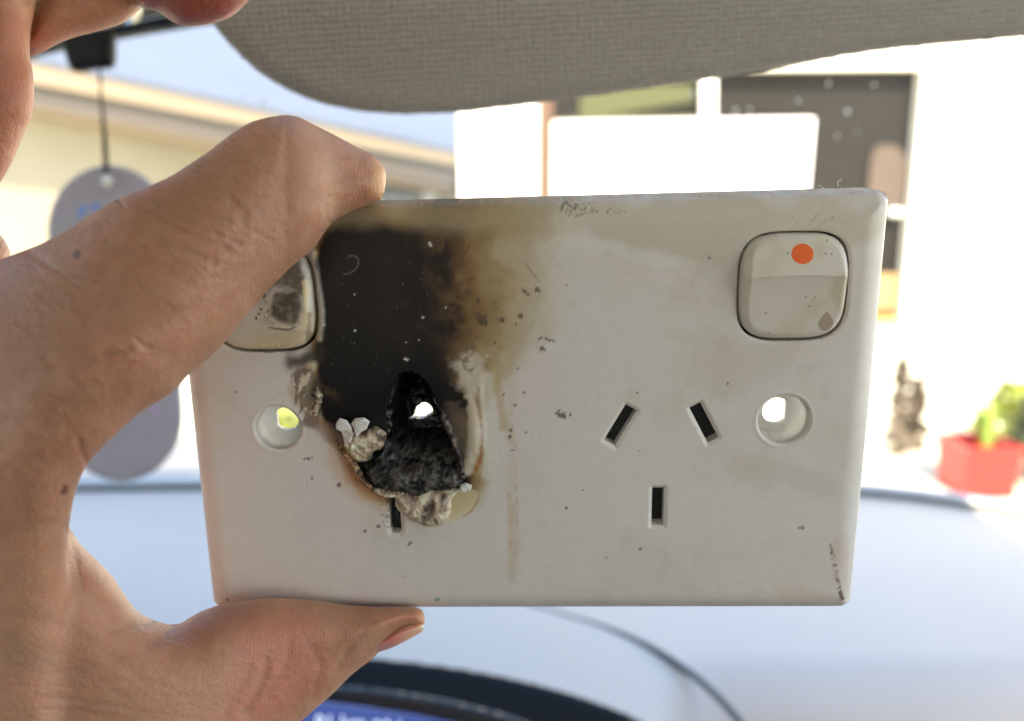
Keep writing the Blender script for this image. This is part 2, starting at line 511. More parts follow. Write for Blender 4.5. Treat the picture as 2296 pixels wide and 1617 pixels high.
lay(pm([(1030, 790), (1080, 806), (1096, 840), (1082, 890), (1052, 880), (1026, 840)], 16, 20, 22, 4), A(168, 162, 148), .75)
lay(ss(.45, .62, n3) * pm([(1020, 790), (1062, 770), (1085, 800), (1060, 830), (1030, 825)], 14, 14, 14, 5), A(84, 74, 62), .8)
lay(ss(.62, .76, fbm(px, py, 12, 4)) * pm([(1030, 690), (1120, 670), (1120, 800), (1080, 820), (1010, 780)], 34, 10), A(84, 68, 46), .5)
lay(ln([(694, 562), (710, 640), (719, 700), (716, 760)], 3, 9, 3), A(150, 142, 126), .8)
lay(pm([(640, 800), (676, 788), (716, 776), (720, 815), (690, 832), (668, 828), (650, 822)], 16, 12, 22, 4), A(44, 38, 33) * .8, .9)
# cream, blistered flank left of the hole
lay(pm([(700, 812), (706, 830), (690, 868), (712, 900), (720, 925), (706, 940), (684, 925), (664, 905), (652, 870), (672, 838)], 7, 12, 20, 1), A(160, 150, 130), .85, .3)
lay(ss(.55, .62, ridged(px * 1.5 + py * .5, py * .5, 22, 3)) * pm([(660, 830), (706, 830), (716, 900), (715, 960), (680, 950), (655, 890)], 8, 8), A(70, 60, 50), .75)
lay(ln([(712, 866), (736, 878), (758, 890)], 1, 14, 8, 12, 2) * ss(.35, .6, n3), A(84, 66, 44), .4)
lay(pm([(690, 930), (740, 950), (770, 985), (760, 1010), (730, 985), (700, 955)], 8, 8, 20, 5), A(112, 92, 78), .7)
# brown rim under the crater
lay(pm([(760, 1010), (800, 1050), (830, 1095), (880, 1118), (870, 1128), (820, 1110), (784, 1085), (762, 1045)], 9, 6, 24, 5), A(138, 96, 66), .85)
lay(pm([(745, 1000), (790, 1080), (850, 1125), (860, 1140), (800, 1120), (760, 1080), (735, 1030)], 16, 10, 30, 5), A(160, 134, 110), .6)
# right flank: white rib, brown runs
lay(pm([(1000, 900), (1040, 910), (1060, 960), (1068, 1020), (1050, 1070), (1038, 1040), (1030, 1000), (1010, 960)], 9, 10, 18, 6), A(76, 66, 56), .75, .4)
lay(ln([(1050, 890), (1062, 940), (1063, 1000), (1050, 1056)], 5, 12, 6, 30, 3), A(176, 166, 148), .7, .25)
lay(ln([(1074, 868), (1077, 930), (1082, 985), (1077, 1030), (1064, 1062)], .6, 5, 3.5, 12, 1) * (.35 + .65 * ss(.35, .6, n3)), A(132, 92, 54), .9)
lay(ln([(1081, 1004), (1078, 1030), (1067, 1053)], 2, 6, 4, 9, 1), A(116, 76, 44), .75)
lay(ln([(1108, 830), (1118, 880), (1126, 930), (1128, 960)], 5, 9, 5, 26, 4), A(150, 132, 98), .6)
lay(ln([(1132, 800), (1146, 880), (1140, 940), (1148, 1000), (1146, 1100), (1152, 1180), (1146, 1300)], 3, 16, 9, 46, 2) * (.4 + .6 * ss(.35, .65, n2)), A(154, 142, 116), .55)
lay(ln([(1156, 1000), (1158, 1100), (1160, 1190)], .4, 3, 2, 20) * ss(.4, .6, n3), A(140, 114, 82), .4)
lay(ln([(1140, 1110), (1144, 1180), (1140, 1230)], 1, 7, 4, 20, 2) * (.3 + .7 * ss(.4, .6, n3)), A(152, 126, 90), .4)
lay(ln([(1090, 850), (1100, 1000), (1098, 1060)], 10, 12, 6, 40, 2), A(176, 170, 158), .6)
lay(ln([(1130, 560), (1180, 600), (1190, 660), (1170, 700)], 12, 30, 10), A(150, 142, 120), .4)
# pale yellow melt foot at lower right
lay(pm([(1012, 1108), (1060, 1098), (1074, 1112), (1060, 1140), (1030, 1162), (1005, 1168)], 4, 3, 20, 2), A(170, 158, 124), .75, .3)
lay(ln([(1072, 1118), (1058, 1145), (1040, 1158)], 1, 3, 1), A(134, 110, 72), .6)
lay(pm([(1030, 905), (1046, 893), (1050, 903), (1044, 914), (1028, 912)], 3), A(30, 28, 26), .95)
# spatter, soot dust, fibres
def spot(x, y, r, c=A(70, 58, 48), op=.85, f=None):
    m = (np.abs(px - x) < r * 3) & (np.abs(py - y) < r * 3)
    a = np.zeros(len(px)); a[m] = 1 - ss(r * .5, r * (f or 1.3), np.hypot(px[m] - x + 2 * (n3[m] - .5) * r, py[m] - y + 2 * (n4[m] - .5) * r))
    lay(a, c, op)
for x, y, r in [(1176, 653, 6), (1184, 660, 4), (1204, 649, 5), (1210, 653, 3), (1216, 783, 6.5), (1207, 760, 3), (1214, 757, 3), (1224, 759, 3.5), (1231, 762, 4), (1240, 764, 4),
                (1255, 929, 9), (1263, 934, 5), (1279, 929, 4.5), (1078, 714, 13), (1088, 722, 9), (1124, 718, 6), (1168, 708, 6), (1156, 727, 3), (1070, 676, 7), (1108, 768, 5),
                (1589, 577, 3.5), (1632, 861, 4), (1435, 1231, 3.5), (1270, 1138, 3), (1308, 1098, 2.5), (1800, 1183, 4), (1792, 1184, 3), (920, 1218, 4), (918, 1223, 3), (1434, 1010, 2),
                (700, 1073, 3), (850, 1180, 5), (820, 1190, 4), (762, 1088, 6), (1180, 970, 3), (1150, 1010, 3), (1130, 885, 3), (1162, 826, 3), (1155, 908, 4), (1270, 640, 2.5), (1175, 880, 3),
                (1430, 882, 3), (1560, 960, 2), (868, 1124, 4), (700, 1026, 3), (690, 1030, 4), (682, 1030, 3), (1142, 980, 5), (1146, 965, 4), (510, 1345, 3.5), (528, 880, 3), (1360, 1250, 2)]:
    spot(x, y, r)
for _ in range(80):
    a = RNG.random(); x = RNG.uniform(1090, 1330) if a < .5 else RNG.uniform(560, 1950); y = RNG.uniform(460, 1320)
    spot(x, y, RNG.uniform(1.2, 2.6), A(116, 104, 92), RNG.uniform(.15, .5))
for _ in range(60):
    spot(RNG.normal(1290, 26), RNG.normal(467, 8), RNG.uniform(1.5, 3.6), A(88, 74, 54), .6)
for _ in range(16): spot(RNG.normal(1370, 20), RNG.normal(474, 5), RNG.uniform(1, 2.4), A(88, 74, 54), .5)
for _ in range(26): spot(RNG.normal(1840, 30), RNG.normal(492, 6), RNG.uniform(1.5, 3), A(120, 108, 84), .5)
for _ in range(26): spot(RNG.normal(866, 8), RNG.normal(1165, 18), RNG.uniform(1, 2.4), A(70, 58, 48), .7)
lay(ln([(1178, 590), (1190, 608), (1202, 622), (1208, 632)], .6, 2.4, 1.2, 8, 3), A(110, 98, 80), .7)
for x, y, r in [(965, 546, 3.6), (968, 551, 3), (796, 742, 2.6), (948, 713, 2.6), (908, 806, 3.6), (913, 808, 3), (795, 660, 2.2), (940, 762, 2), (1000, 690, 2), (1093, 800, 2), (728, 730, 1.6), (910, 768, 1.6)]:
    spot(x, y, r, A(190, 184, 170), .9)
for _ in range(40): spot(RNG.uniform(730, 960), RNG.uniform(540, 900), RNG.uniform(.9, 1.5), A(120, 112, 100), RNG.uniform(.15, .6))
lay(ln([(780, 573), (800, 577), (803, 592), (796, 605), (782, 613), (770, 616)], .1, 2.2), A(92, 88, 80), .8)
# dirty rim under the top edge, brick dust along the very top
lay((1 - ss(0, .9 * MM, S[0])) * ss(.45, .6, n3) * (py < 520), A(160, 128, 108), .3)
C = C * (1 + .07 * (n4 - .5) + .05 * (n3 - .5))[:, None]
# heat-warped relief
burn = pm([(700, 800), (1080, 800), (1100, 1180), (760, 1180), (650, 900)], 20, 20)
near_c = np.exp(-np.maximum(S[5], 0) / (1.6 * MM)) * burn
w += -.75 * MM * ss(930, 1010, py) * near_c * (ridged(u, v, 2.2 * MM, 4) - .35) + .25 * MM * np.exp(-np.maximum(S[5], 0) / (3.5 * MM))
w += -.35 * MM * ln([(1050, 890), (1062, 940), (1063, 1000), (1050, 1056)], 1, 22, 5, 20) - .08 * MM * ln([(1076, 870), (1083, 985), (1064, 1062)], 1, 8, 3, 12)
w += -.45 * MM * pm([(700, 812), (706, 830), (690, 868), (712, 900), (720, 925), (684, 925), (652, 870)], 8, 8) * ridged(px, py, 26, 3)
w += -.5 * MM * ln([(702, 570), (713, 640), (721, 700), (718, 760)], 2, 9)
w += .18 * MM * (fbm(px, py, 28, 2) - .5) * pm([(1000, 700), (1120, 760), (1100, 1060), (1000, 1000)], 20, 10)

m_plate = mat('scorched_white_plastic', rough=.4, spec=.4, paint=True, alpha_rough=True, bump=[('noise', 900, .06, .0004)])
nV = len(u)
front = PF.world(u, v, w)
wallw = np.array([9.0, 2.6, 2.6, 2.6, 2.6, 1.2, 1.5, 1.5, 3.0, 3.0]) * MM
rimv = np.unique(rim); rmap = np.full(nV, -1); rmap[rimv] = np.arange(len(rimv))
wd = wallw[which[rimv]]
V1 = front[rimv]; V2 = PF.world(u[rimv], v[rimv], np.where(which[rimv] == 0, 12 * MM, w[rimv] + wd))
W = np.stack([rmap[rim[:, 1]], rmap[rim[:, 0]], rmap[rim[:, 0]] + len(rimv), rmap[rim[:, 1]] + len(rimv)], 1) + nV
rcol = C[rimv].copy(); rcol[which[rimv] == 5] = A(30, 26, 23)
topm = (which[rimv] == 0) & (py[rimv] < 520); rcol[topm] = rcol[topm] * (.72 + .35 * fbm(px[rimv], py[rimv], 9, 3)[topm])[:, None] * np.array([1.0, .98, .95])
rro = RO[rimv] * .6; rro[topm] = .7
CC = np.concatenate([np.c_[C, RO], np.c_[rcol, rro], np.c_[rcol, rro]])
mesh_np('faceplate', np.concatenate([front, V1, V2]), np.concatenate([Q, W]), CC, m_plate, outlet)

# screw bores: tube, then a ledge with a D-shaped opening
m_bore = mat('clear_white_plastic', A(180, 174, 162), .12, spec=.8, bump=[('noise', 700, .4, .0006)])
nt = m_bore.node_tree; tb = nt.nodes.new('ShaderNodeBsdfTranslucent'); tb.inputs[0].default_value = (.85, .84, .80, 1)
mx = nt.nodes.new('ShaderNodeMixShader'); mx.inputs[0].default_value = .5; ob = nt.nodes['Material Output']
nt.links.new(nt.nodes['Principled BSDF'].outputs[0], mx.inputs[1]); nt.links.new(tb.outputs[0], mx.inputs[2]); nt.links.new(mx.outputs[0], ob.inputs[0])
for (c, r, flat) in ((bore_c[0], bore_r[0], .72), (bore_c[1], bore_r[1], -.78)):
    n = 64; th = np.linspace(0, 2 * np.pi, n, endpoint=False); rings = []
    def ring(rad, wv, dcut=False):
        x = rad * np.cos(th); y = rad * np.sin(th)
        if dcut:
            lim = abs(flat) * rad; x = np.minimum(x, lim) if flat > 0 else np.maximum(x, -lim)
        rings.append(PF.world(c[0] + x, c[1] + y, wv))
    wob = 1 + .01 * np.sin(th * 9) + .008 * np.sin(th * 17 + 1)
    ring(r * 1.0, .3 * MM); ring(r * .97 * wob, 1.2 * MM); ring(r * .93, 3.4 * MM); ring(r * .90 * wob, 4.6 * MM)
    ring(r * .60, 4.9 * MM, True); ring(r * .56, 5.1 * MM, True); ring(r * .56, 6.6 * MM, True); ring(r * 1.2, 7.2 * MM)
    V = np.concatenate(rings); Qs = [[i * n + k, i * n + (k + 1) % n, (i + 1) * n + (k + 1) % n, (i + 1) * n + k] for i in range(len(rings) - 1) for k in range(n)]
    mesh_np('screw_bore', V, Qs, None, m_bore, outlet)

m_dark = mat('dark_plastic', (.012, .012, .011), .5)
def lbox(name, P, w0, w1, m, par=outlet): return prism(name, PF, P, w0, w1, m, par, px=False)
a = PF.poly([(1325, 870), (1645, 870), (1645, 1215), (1325, 1215)])
lbox('socket_housing', a, 3.2 * MM, 20 * MM, m_dark)
for c in (swc, swl):
    lbox('switch_housing', [(c[0] - swh[0] * 1.05, c[1] - swh[1] * 1.05), (c[0] + swh[0] * 1.05, c[1] - swh[1] * 1.05), (c[0] + swh[0] * 1.05, c[1] + swh[1] * 1.05), (c[0] - swh[0] * 1.05, c[1] + swh[1] * 1.05)], 3.4 * MM, 16 * MM, m_dark)

# charred cavity of the burnt socket, with the hole burnt right through
cavP = PF.poly([(690, 830), (1075, 830), (1075, 1215), (690, 1215)])
thr = PF.poly(smooth_poly([(913, 962), (922, 940), (940, 933), (955, 943), (958, 958), (942, 968), (928, 972), (915, 970), (903, 968)], 3))
thr0 = thr.mean(0); 
def cav_s(u, v):
    uu = u + .5 * MM * (fbm(u, v, .9 * MM, 2) - .5); vv = v + .5 * MM * (fbm(u, v, .9 * MM, 4) - .5)
    off = np.array([-1.9, 1.95]) * MM * .7
    return np.minimum(poly_sdf(cavP, u, v), -poly_sdf(thr + off * 0, uu - off[0] * 0, vv))
cu, cv, cs, cQ, crim = cutgrid(cav_s, (cavP[:, 0].min(), cavP[:, 0].max(), cavP[:, 1].min(), cavP[:, 1].max()), .2 * MM)
cd = poly_sdf(crater, cu, cv)
cpx, cpy = PF.px(cu, cv)
depth = 2.7 * MM + 5.0 * MM * ss(0, 3.2 * MM, cd)
low = ss(985, 1040, cpy)                                     # the lower half is filled with charred plastic almost to the surface
depth = depth * (1 - low) + low * (1.9 * MM + .0 * cd) * 1.0
depth += 2.0 * MM * np.exp(-(((cpx - 921) / 32) ** 2 + ((cpy - 880) / 30) ** 2))
depth += (1.1 + 1.0 * low) * MM * (ridged(cu, cv, 2.1 * MM, 2) - .55) * ss(-.3 * MM, 1.2 * MM, cd) * -1.25
depth += -.8 * MM * np.exp(-(((cpx - 1005) / 20) ** 2 + ((cpy - 1062) / 20) ** 2)) + 1.8 * MM * np.exp(-(((cpx - 1009) / 8) ** 2 + ((cpy - 1066) / 8) ** 2))
depth = np.maximum(depth, .2 * MM)
depth = np.where(cd < 0, np.maximum(depth, 2.7 * MM), depth)
cc = np.tile(np.array([.0085, .0082, .008]), (len(cu), 1))
g = ss(.45, .75, ridged(cpx, cpy, 16, 5)) * low; cc = cc * (1 - g[:, None]) + np.array([.055, .055, .052]) * g[:, None]
g = ss(.6, .8, fbm(cpx, cpy, 26, 1)) * .8 * ss(960, 1000, cpy); cc = cc * (1 - g[:, None]) + np.array([.085, .085, .085]) * g[:, None]
g = np.exp(-(((cpx - 1006) / 34) ** 2 + ((cpy - 1066) / 30) ** 2)) * ss(.3, .6, fbm(cpx, cpy, 12, 2)) * .8; cc = cc * (1 - g[:, None]) + np.array([.09, .085, .078]) * g[:, None]
crm = np.unique(crim); cm = np.full(len(cu), -1); cm[crm] = np.arange(len(crm))
thrm = cs[crm] * 0
cf = PF.world(cu, cv, depth)
cw = np.stack([cm[crim[:, 1]], cm[crim[:, 0]], cm[crim[:, 0]] + len(crm), cm[crim[:, 1]] + len(crm)], 1) + len(cu)
c2u = cu[crm] + (cu[crm] - thr0[0]) * np.where(np.hypot(cu[crm] - thr0[0], cv[crm] - thr0[1]) < 4 * MM, -.12, 0)
cb = PF.world(c2u, cv[crm], depth[crm] + 1.6 * MM)
cc = cc * .8
rough = np.concatenate([.42 - .30 * ss(.4, .65, fbm(cpx, cpy, 20, 7)), np.full(2 * len(crm), .25)])
m_char = mat('glossy_char', rough=.4, paint=True, alpha_rough=True, bump=[('noise', 900, .5, .0006), ('noise', 3500, .15, .0002)])
mesh_np('charred_cavity', np.concatenate([cf, cf[crm], cb]), np.concatenate([cQ, cw]),
        np.c_[np.concatenate([cc, cc[crm], cc[crm]]), rough], m_char, outlet)
# soot-black housing shell behind the cavity, open where it burnt through
for pts in ([(690, 830), (885, 830), (885, 1215), (690, 1215)], [(985, 830), (1075, 830), (1075, 1215), (985, 1215)], [(885, 1030), (985, 1030), (985, 1215), (885, 1215)]):
    lbox('housing_wall', PF.poly(pts), 10.5 * MM, 14 * MM, m_dark)

# curled and bubbled lumps of once molten plastic
m_melt = mat('melted_plastic', rough=.3, spec=.6, paint=True, alpha_rough=True, bump=[('noise', 2500, .5, .0004)])
def melt(name, pts, R, hmax, pal, sc, k, w0=0.0, warp=.6, step=.13, sm=4):
    fr = PF.shift(w0)
    def hf(u, v, s):
        return hmax * (ridged(u, v, sc, k) * .8 + .35 * fbm(u, v, sc * .4, k + 1)) * ss(0, R * 1.5, s)
    def cf(u, v, s):
        x, y = PF.px(u, v)
        t = .55 * ridged(u, v, sc, k) + .45 * fbm(u, v, sc * .5, k + 2)
        t = (t - np.percentile(t, 3)) / (np.percentile(t, 97) - np.percentile(t, 3))
        P = np.array(pal); i = np.clip(t * (len(P) - 1), 0, len(P) - 1.001); i0 = i.astype(int); f = (i - i0)[:, None]
        return np.c_[P[i0] * (1 - f) + P[i0 + 1] * f, .22 + .5 * fbm(u, v, sc, 6)]
    return slab(name, fr, PF.poly(smooth_poly(pts, sm) if sm else np.array(pts, float)), R, 2.2 * R, step * MM, m_melt, outlet, cf, hf, px=False, warp=warp * MM, warp_s=.7 * MM)
pal1 = [A(58, 48, 38), A(104, 90, 70), A(140, 124, 100), A(168, 156, 134), A(182, 174, 156)]
pal2 = [A(64, 54, 46), A(112, 98, 84), A(146, 134, 116), A(172, 162, 140), A(196, 186, 150)]
pal3 = [A(150, 140, 130), A(182, 174, 166), A(198, 190, 184)]
pal4 = [A(26, 22, 20), A(70, 50, 34), A(120, 92, 62), A(154, 126, 92)]
melt('melted_lump', [(776, 975), (815, 965), (846, 958), (866, 975), (860, 1000), (838, 1012), (834, 1028), (808, 1036), (790, 1022), (772, 1000)], .8 * MM, 1.3 * MM, pal1, 2.1 * MM, 2, -.9 * MM)
melt('melted_flake', [(757, 944), (766, 931), (782, 936), (792, 950), (797, 968), (790, 986), (776, 984), (770, 962), (758, 956)], .16 * MM, .45 * MM, pal3, 3.2 * MM, 5, -1.7 * MM, .1, sm=0)
melt('melted_flake', [(791, 944), (800, 932), (820, 930), (833, 940), (826, 956), (812, 964), (802, 976), (797, 958)], .16 * MM, .5 * MM, pal3, 3.0 * MM, 2, -1.6 * MM, .1, sm=0)
melt('melted_rim', [(756, 985), (770, 1008), (786, 1016), (800, 1034), (806, 1052), (828, 1084), (850, 1098), (836, 1098), (806, 1078), (790, 1046), (772, 1026), (756, 1006)], .45 * MM, .9 * MM, pal4, 1.2 * MM, 3, -.5 * MM, .8)
melt('melted_lump', [(886, 1112), (900, 1098), (940, 1100), (985, 1100), (1010, 1096), (1030, 1100), (1012, 1120), (1010, 1150), (996, 1172), (970, 1181), (940, 1174), (905, 1154), (888, 1136)], .9 * MM, 1.1 * MM, pal2, 3.2 * MM, 6, -.8 * MM, .5)
melt('melted_rim', [(834, 1092), (870, 1100), (900, 1096), (912, 1104), (896, 1116), (872, 1116), (846, 1108)], .45 * MM, .9 * MM, pal1, 1.1 * MM, 1, -.4 * MM, .8)
melt('melted_flake', [(1033, 1084), (1046, 1078), (1060, 1084), (1056, 1098), (1040, 1102), (1031, 1096)], .2 * MM, .5 * MM, pal3, 1.3 * MM, 2, -1.0 * MM, .3, sm=0)
melt('charred_crust', [(812, 1050), (850, 1040), (900, 1046), (950, 1040), (1000, 1046), (1034, 1052), (1044, 1078), (1030, 1100), (1004, 1108), (980, 1104), (950, 1122), (920, 1118), (900, 1124), (872, 1108), (846, 1100), (826, 1080)], 1.2 * MM, 1.7 * MM,
     [A(12, 12, 12), A(22, 22, 21), A(34, 33, 31), A(58, 56, 53), A(84, 80, 74)], 2.6 * MM, 7, .2 * MM, 1.4)
melt('melted_rim', [(988, 920), (1002, 930), (1016, 960), (1030, 1000), (1040, 1040), (1042, 1074), (1032, 1066), (1024, 1030), (1010, 990), (994, 954)], .4 * MM, .7 * MM, [A(14, 13, 12), A(30, 27, 25), A(54, 48, 42), A(96, 86, 76)], 1.3 * MM, 4, -.3 * MM, .8)
melt('melted_rim', [(696, 880), (712, 870), (724, 886), (720, 912), (706, 934), (696, 920), (704, 900)], .4 * MM, .7 * MM, [A(34, 30, 28), A(90, 78, 62), A(168, 156, 132)], 1.2 * MM, 5, -.2 * MM, .8)

# rocker switches
m_sw = mat('switch_plastic', rough=.3, paint=True, spec=.55, bump=[('noise', 900, .05, .0003)])
def rocker(c, ridge, sooty):
    P = sup(c[0] - .05 * MM, c[1] + .06 * MM, swh[0] - .33 * MM, swh[1] - .36 * MM)
    def hf(u, v, s):
        x = (u - c[0]) / swh[0]; t = (v - c[1]) / swh[1] + .06 * x * x
        if ridge > 0:
            up = .8 + 2.4 * (1 - t) / (1 - ridge); dn = 3.2 - 2.5 * np.clip((ridge - t) / (1 + ridge), 0, 1) ** .72
        else:
            up = 1.15 + 1.15 * np.clip((1 - t) / (1 - ridge), 0, 1) ** 1.5; dn = 2.3 - 1.5 * (ridge - t) / (1 + ridge)
        k = ss(-.03, .03, t - ridge)
        return (up * k + dn * (1 - k)) * MM * (1 - (1 - np.clip(s / (1.5 * MM), 0, 1)) ** 2.2)
    def cf(u, v, s):
        global px, py, C, n3, n4, RO
        keep = px, py, C, n3, n4, RO
        px, py = PF.px(u, v); C = np.tile(A(166, 161, 150), (len(u), 1)); RO = np.zeros(len(u)); n3 = fbm(px, py, 12, 5); n4 = fbm(px, py, 5, 2)
        lay(ss(.5, .75, fbm(px, py, 60, 2)), A(156, 148, 132), .6)
        if not sooty:
            tear = smooth_poly([(1848, 696), (1858, 706), (1864, 722), (1858, 735), (1847, 740), (1836, 735), (1830, 721), (1838, 706)], 4)
            lay(pm(tear, 1.2, smooth=False), A(128, 112, 98), .9)
            for x, y, r in [(1799, 660, 3), (1810, 683, 3), (1711, 698, 2.6), (1820, 662, 2.4), (1850, 539, 3), (1843, 565, 2.6), (1857, 566, 2), (1760, 565, 2.4), (1720, 745, 2.2), (1815, 668, 2)]: spot(x, y, r, A(84, 78, 68), .8)
            lay(pm([(1860, 610), (1895, 612), (1890, 700), (1870, 690), (1850, 650)], 12, 8), A(146, 132, 104), .5)
        else:
            lay(ss(700, 780, py + .3 * (px - 600)), A(178, 158, 124), .6)
            lay(pm([(640, 575), (670, 575), (690, 620), (690, 660), (640, 640), (600, 650), (590, 630)], 10, 12, 20, 3), A(64, 54, 44), .85)
            lay(pm([(622, 655), (650, 650), (678, 655), (676, 715), (650, 722), (622, 712), (612, 690)], 8, 6, 14, 3), A(56, 46, 36), .92)
            lay(ss(.55, .7, n3) * pm([(600, 600), (690, 600), (690, 730), (600, 730)], 20), A(122, 112, 98), .5)
            lay(ln([(688, 630), (690, 680), (690, 720)], 3, 5, 3), A(170, 156, 118), .8)
            lay(ln([(610, 728), (650, 733), (672, 727)], .6, 2.5, 2), A(80, 66, 50), .8)
            lay(ln([(698, 700), (696, 740), (690, 765)], 1, 6, 4, 10), A(96, 80, 56), .7)
            for x, y, r in [(584, 654, 4), (600, 659, 5), (593, 688, 3), (589, 699, 3.4), (583, 709, 3.4), (608, 694, 3), (600, 706, 2)]: spot(x, y, r, A(60, 50, 42), .9)
        c_ = C.copy(); px, py, C, n3, n4, RO = keep
        return c_
    o = slab('rocker_switch', PF.shift(.2 * MM), P, .35 * MM, 3.1 * MM, .13 * MM, m_sw, outlet, cf, hf, px=False)
    return o, hf
tau_ = 2 * math.pi
swr_o, swr_h = rocker(swc, .27, False)
swl_o, swl_h = rocker(swl, -.5, True)
m_or = mat('orange_indicator', (.98, .17, .035), .35)
for c, o, fn in ((swc, swr_o, swr_h), (swl, swl_o, swl_h)):
    q = PF.poly([(1792, 566)])[0] - swc + c
    V = [(q[0], q[1])]; n = 40
    for r in np.linspace(.1, 1, 8):
        for k in range(n): V.append((q[0] + 1.78 * MM * r * math.cos(k * tau_ / n), q[1] + 1.58 * MM * r * math.sin(k * tau_ / n)))
    V = np.array(V); rr = np.r_[0, np.repeat(np.linspace(.1, 1, 8), n)]
    hgt = fn(V[:, 0], V[:, 1], np.full(len(V), 2 * MM)) + .05 * MM * (1 - rr ** 8) + .01 * MM
    P3 = PF.world(V[:, 0], V[:, 1], .2 * MM - hgt)
    Qk = [[0, 1 + k, 1 + (k + 1) % n, 1 + (k + 1) % n] for k in range(0)] + [[1 + i * n + k, 1 + (i + 1) * n + k, 1 + (i + 1) * n + (k + 1) % n, 1 + i * n + (k + 1) % n] for i in range(7) for k in range(n)]
    Qk += [[0, 1 + k, 1 + (k + 1) % n, 1 + (k + 2) % n] for k in range(0, n, 2)]
    mesh_np('switch_indicator', P3, Qk, None, m_or, o)
# raised rating marks at the foot of the sooty switch
m_mark = mat('moulded_mark', A(184, 168, 136), .3)
def text_on(body, fr, px_, py_, size, m, par, name, extr=.12 * MM):
    cu_ = bpy.data.curves.new(name, 'FONT'); cu_.body = body; cu_.size = size; cu_.extrude = extr; cu_.align_x = 'CENTER'; cu_.align_y = 'CENTER'
    o = bpy.data.objects.new(name, cu_); COL.objects.link(o)
    a, b = fr.local(px_, py_)
    O = fr.world(a, b, 0.0); X = fr.world(a + 1, b, 0.0) - O; Y = fr.world(a, b + 1, 0.0) - O
    X /= np.linalg.norm(X); Y /= np.linalg.norm(Y); Z = np.cross(X, Y)
    M = Matrix([[X[i], Y[i], Z[i], O[i]] for i in range(3)] + [[0, 0, 0, 1]])
    me = bpy.data.meshes.new_from_object(o.evaluated_get(bpy.context.evaluated_depsgraph_get()))
    bpy.data.objects.remove(o); me.name = name
    me.transform(M)
    return link(name, me, m, par)
text_on('10A', PF.shift(-1.35 * MM), 595, 741, 1.9 * MM, m_mark, swl_o, 'rating_text', .25 * MM)
text_on('250V', PF.shift(-.95 * MM), 608, 769, 1.7 * MM, m_mark, swl_o, 'rating_text', .25 * MM)
# a few pale fibres caught on the top edge
m_fib = mat('pale_fibre', (.75, .72, .66), .5)
for p in ([(1880, 418), (1878, 409), (1884, 404), (1888, 400)], [(1846, 424), (1840, 417), (1834, 416)], [(1690, 428), (1686, 421)]):
    tube('fibre', [at(x, y, .1445) for x, y in smooth_poly(p, 4, False)], .00008, m_fib, outlet, 5)

# ================================================================== the hand
def surface_nets(Fd):
    nx, ny, nz = Fd.shape
    Sg = Fd < 0
    c = np.zeros((nx - 1, ny - 1, nz - 1), np.uint8)
    for i in (0, 1):
        for j in (0, 1):
            for k in (0, 1): c += Sg[i:nx - 1 + i, j:ny - 1 + j, k:nz - 1 + k]
    act = (c > 0) & (c < 8)
    I, J, K = np.nonzero(act)
    n = len(I); acc = np.zeros((n, 3)); cnt = np.zeros(n)
    idx = np.full(act.shape, -1, np.int32); idx[I, J, K] = np.arange(n)
    for ax in range(3):
        o1, o2 = [a for a in range(3) if a != ax]
        for a in (0, 1):
            for b in (0, 1):
                off = [0, 0, 0]; off[o1] = a; off[o2] = b
                off2 = list(off); off2[ax] = 1
                f0 = Fd[I + off[0], J + off[1], K + off[2]]; f1 = Fd[I + off2[0], J + off2[1], K + off2[2]]
                m = (f0 < 0) != (f1 < 0)
                t = np.where(m, f0 / np.where(m, f0 - f1, 1), 0)
                p = np.zeros((n, 3)); p[:, ax] = t; p[:, o1] = a; p[:, o2] = b
                acc += p * m[:, None]; cnt += m
    V = np.stack([I, J, K], 1) + acc / cnt[:, None]
    Qs = []
    for ax in range(3):
        sl0 = [slice(None)] * 3; sl1 = [slice(None)] * 3
        sl0[ax] = slice(0, -1); sl1[ax] = slice(1, None)
        ch = Sg[tuple(sl0)] != Sg[tuple(sl1)]
        o1, o2 = [a for a in range(3) if a != ax]
        P = np.stack(np.nonzero(ch), 1)
        P = P[(P[:, o1] > 0) & (P[:, o2] > 0) & (P[:, o1] < Fd.shape[o1] - 1) & (P[:, o2] < Fd.shape[o2] - 1)]
        inn = Sg[P[:, 0], P[:, 1], P[:, 2]]
        def cell(a, b):
            q = P.copy(); q[:, o1] -= a; q[:, o2] -= b
            return idx[q[:, 0], q[:, 1], q[:, 2]]
        q = np.stack([cell(1, 1), cell(0, 1), cell(0, 0), cell(1, 0)], 1)
        flip = inn if ax != 1 else ~inn
        q[~flip] = q[~flip][:, ::-1]
        Qs.append(q)
    return V, np.concatenate(Qs)

def blur2(a, r):
    k = np.exp(-np.linspace(-2, 2, 2 * r + 1) ** 2); k /= k.sum()
    p = np.pad(a, r, mode='edge')
    p = np.apply_along_axis(lambda x: np.convolve(x, k, 'valid'), 0, p)
    return np.apply_along_axis(lambda x: np.convolve(x, k, 'valid'), 1, p)

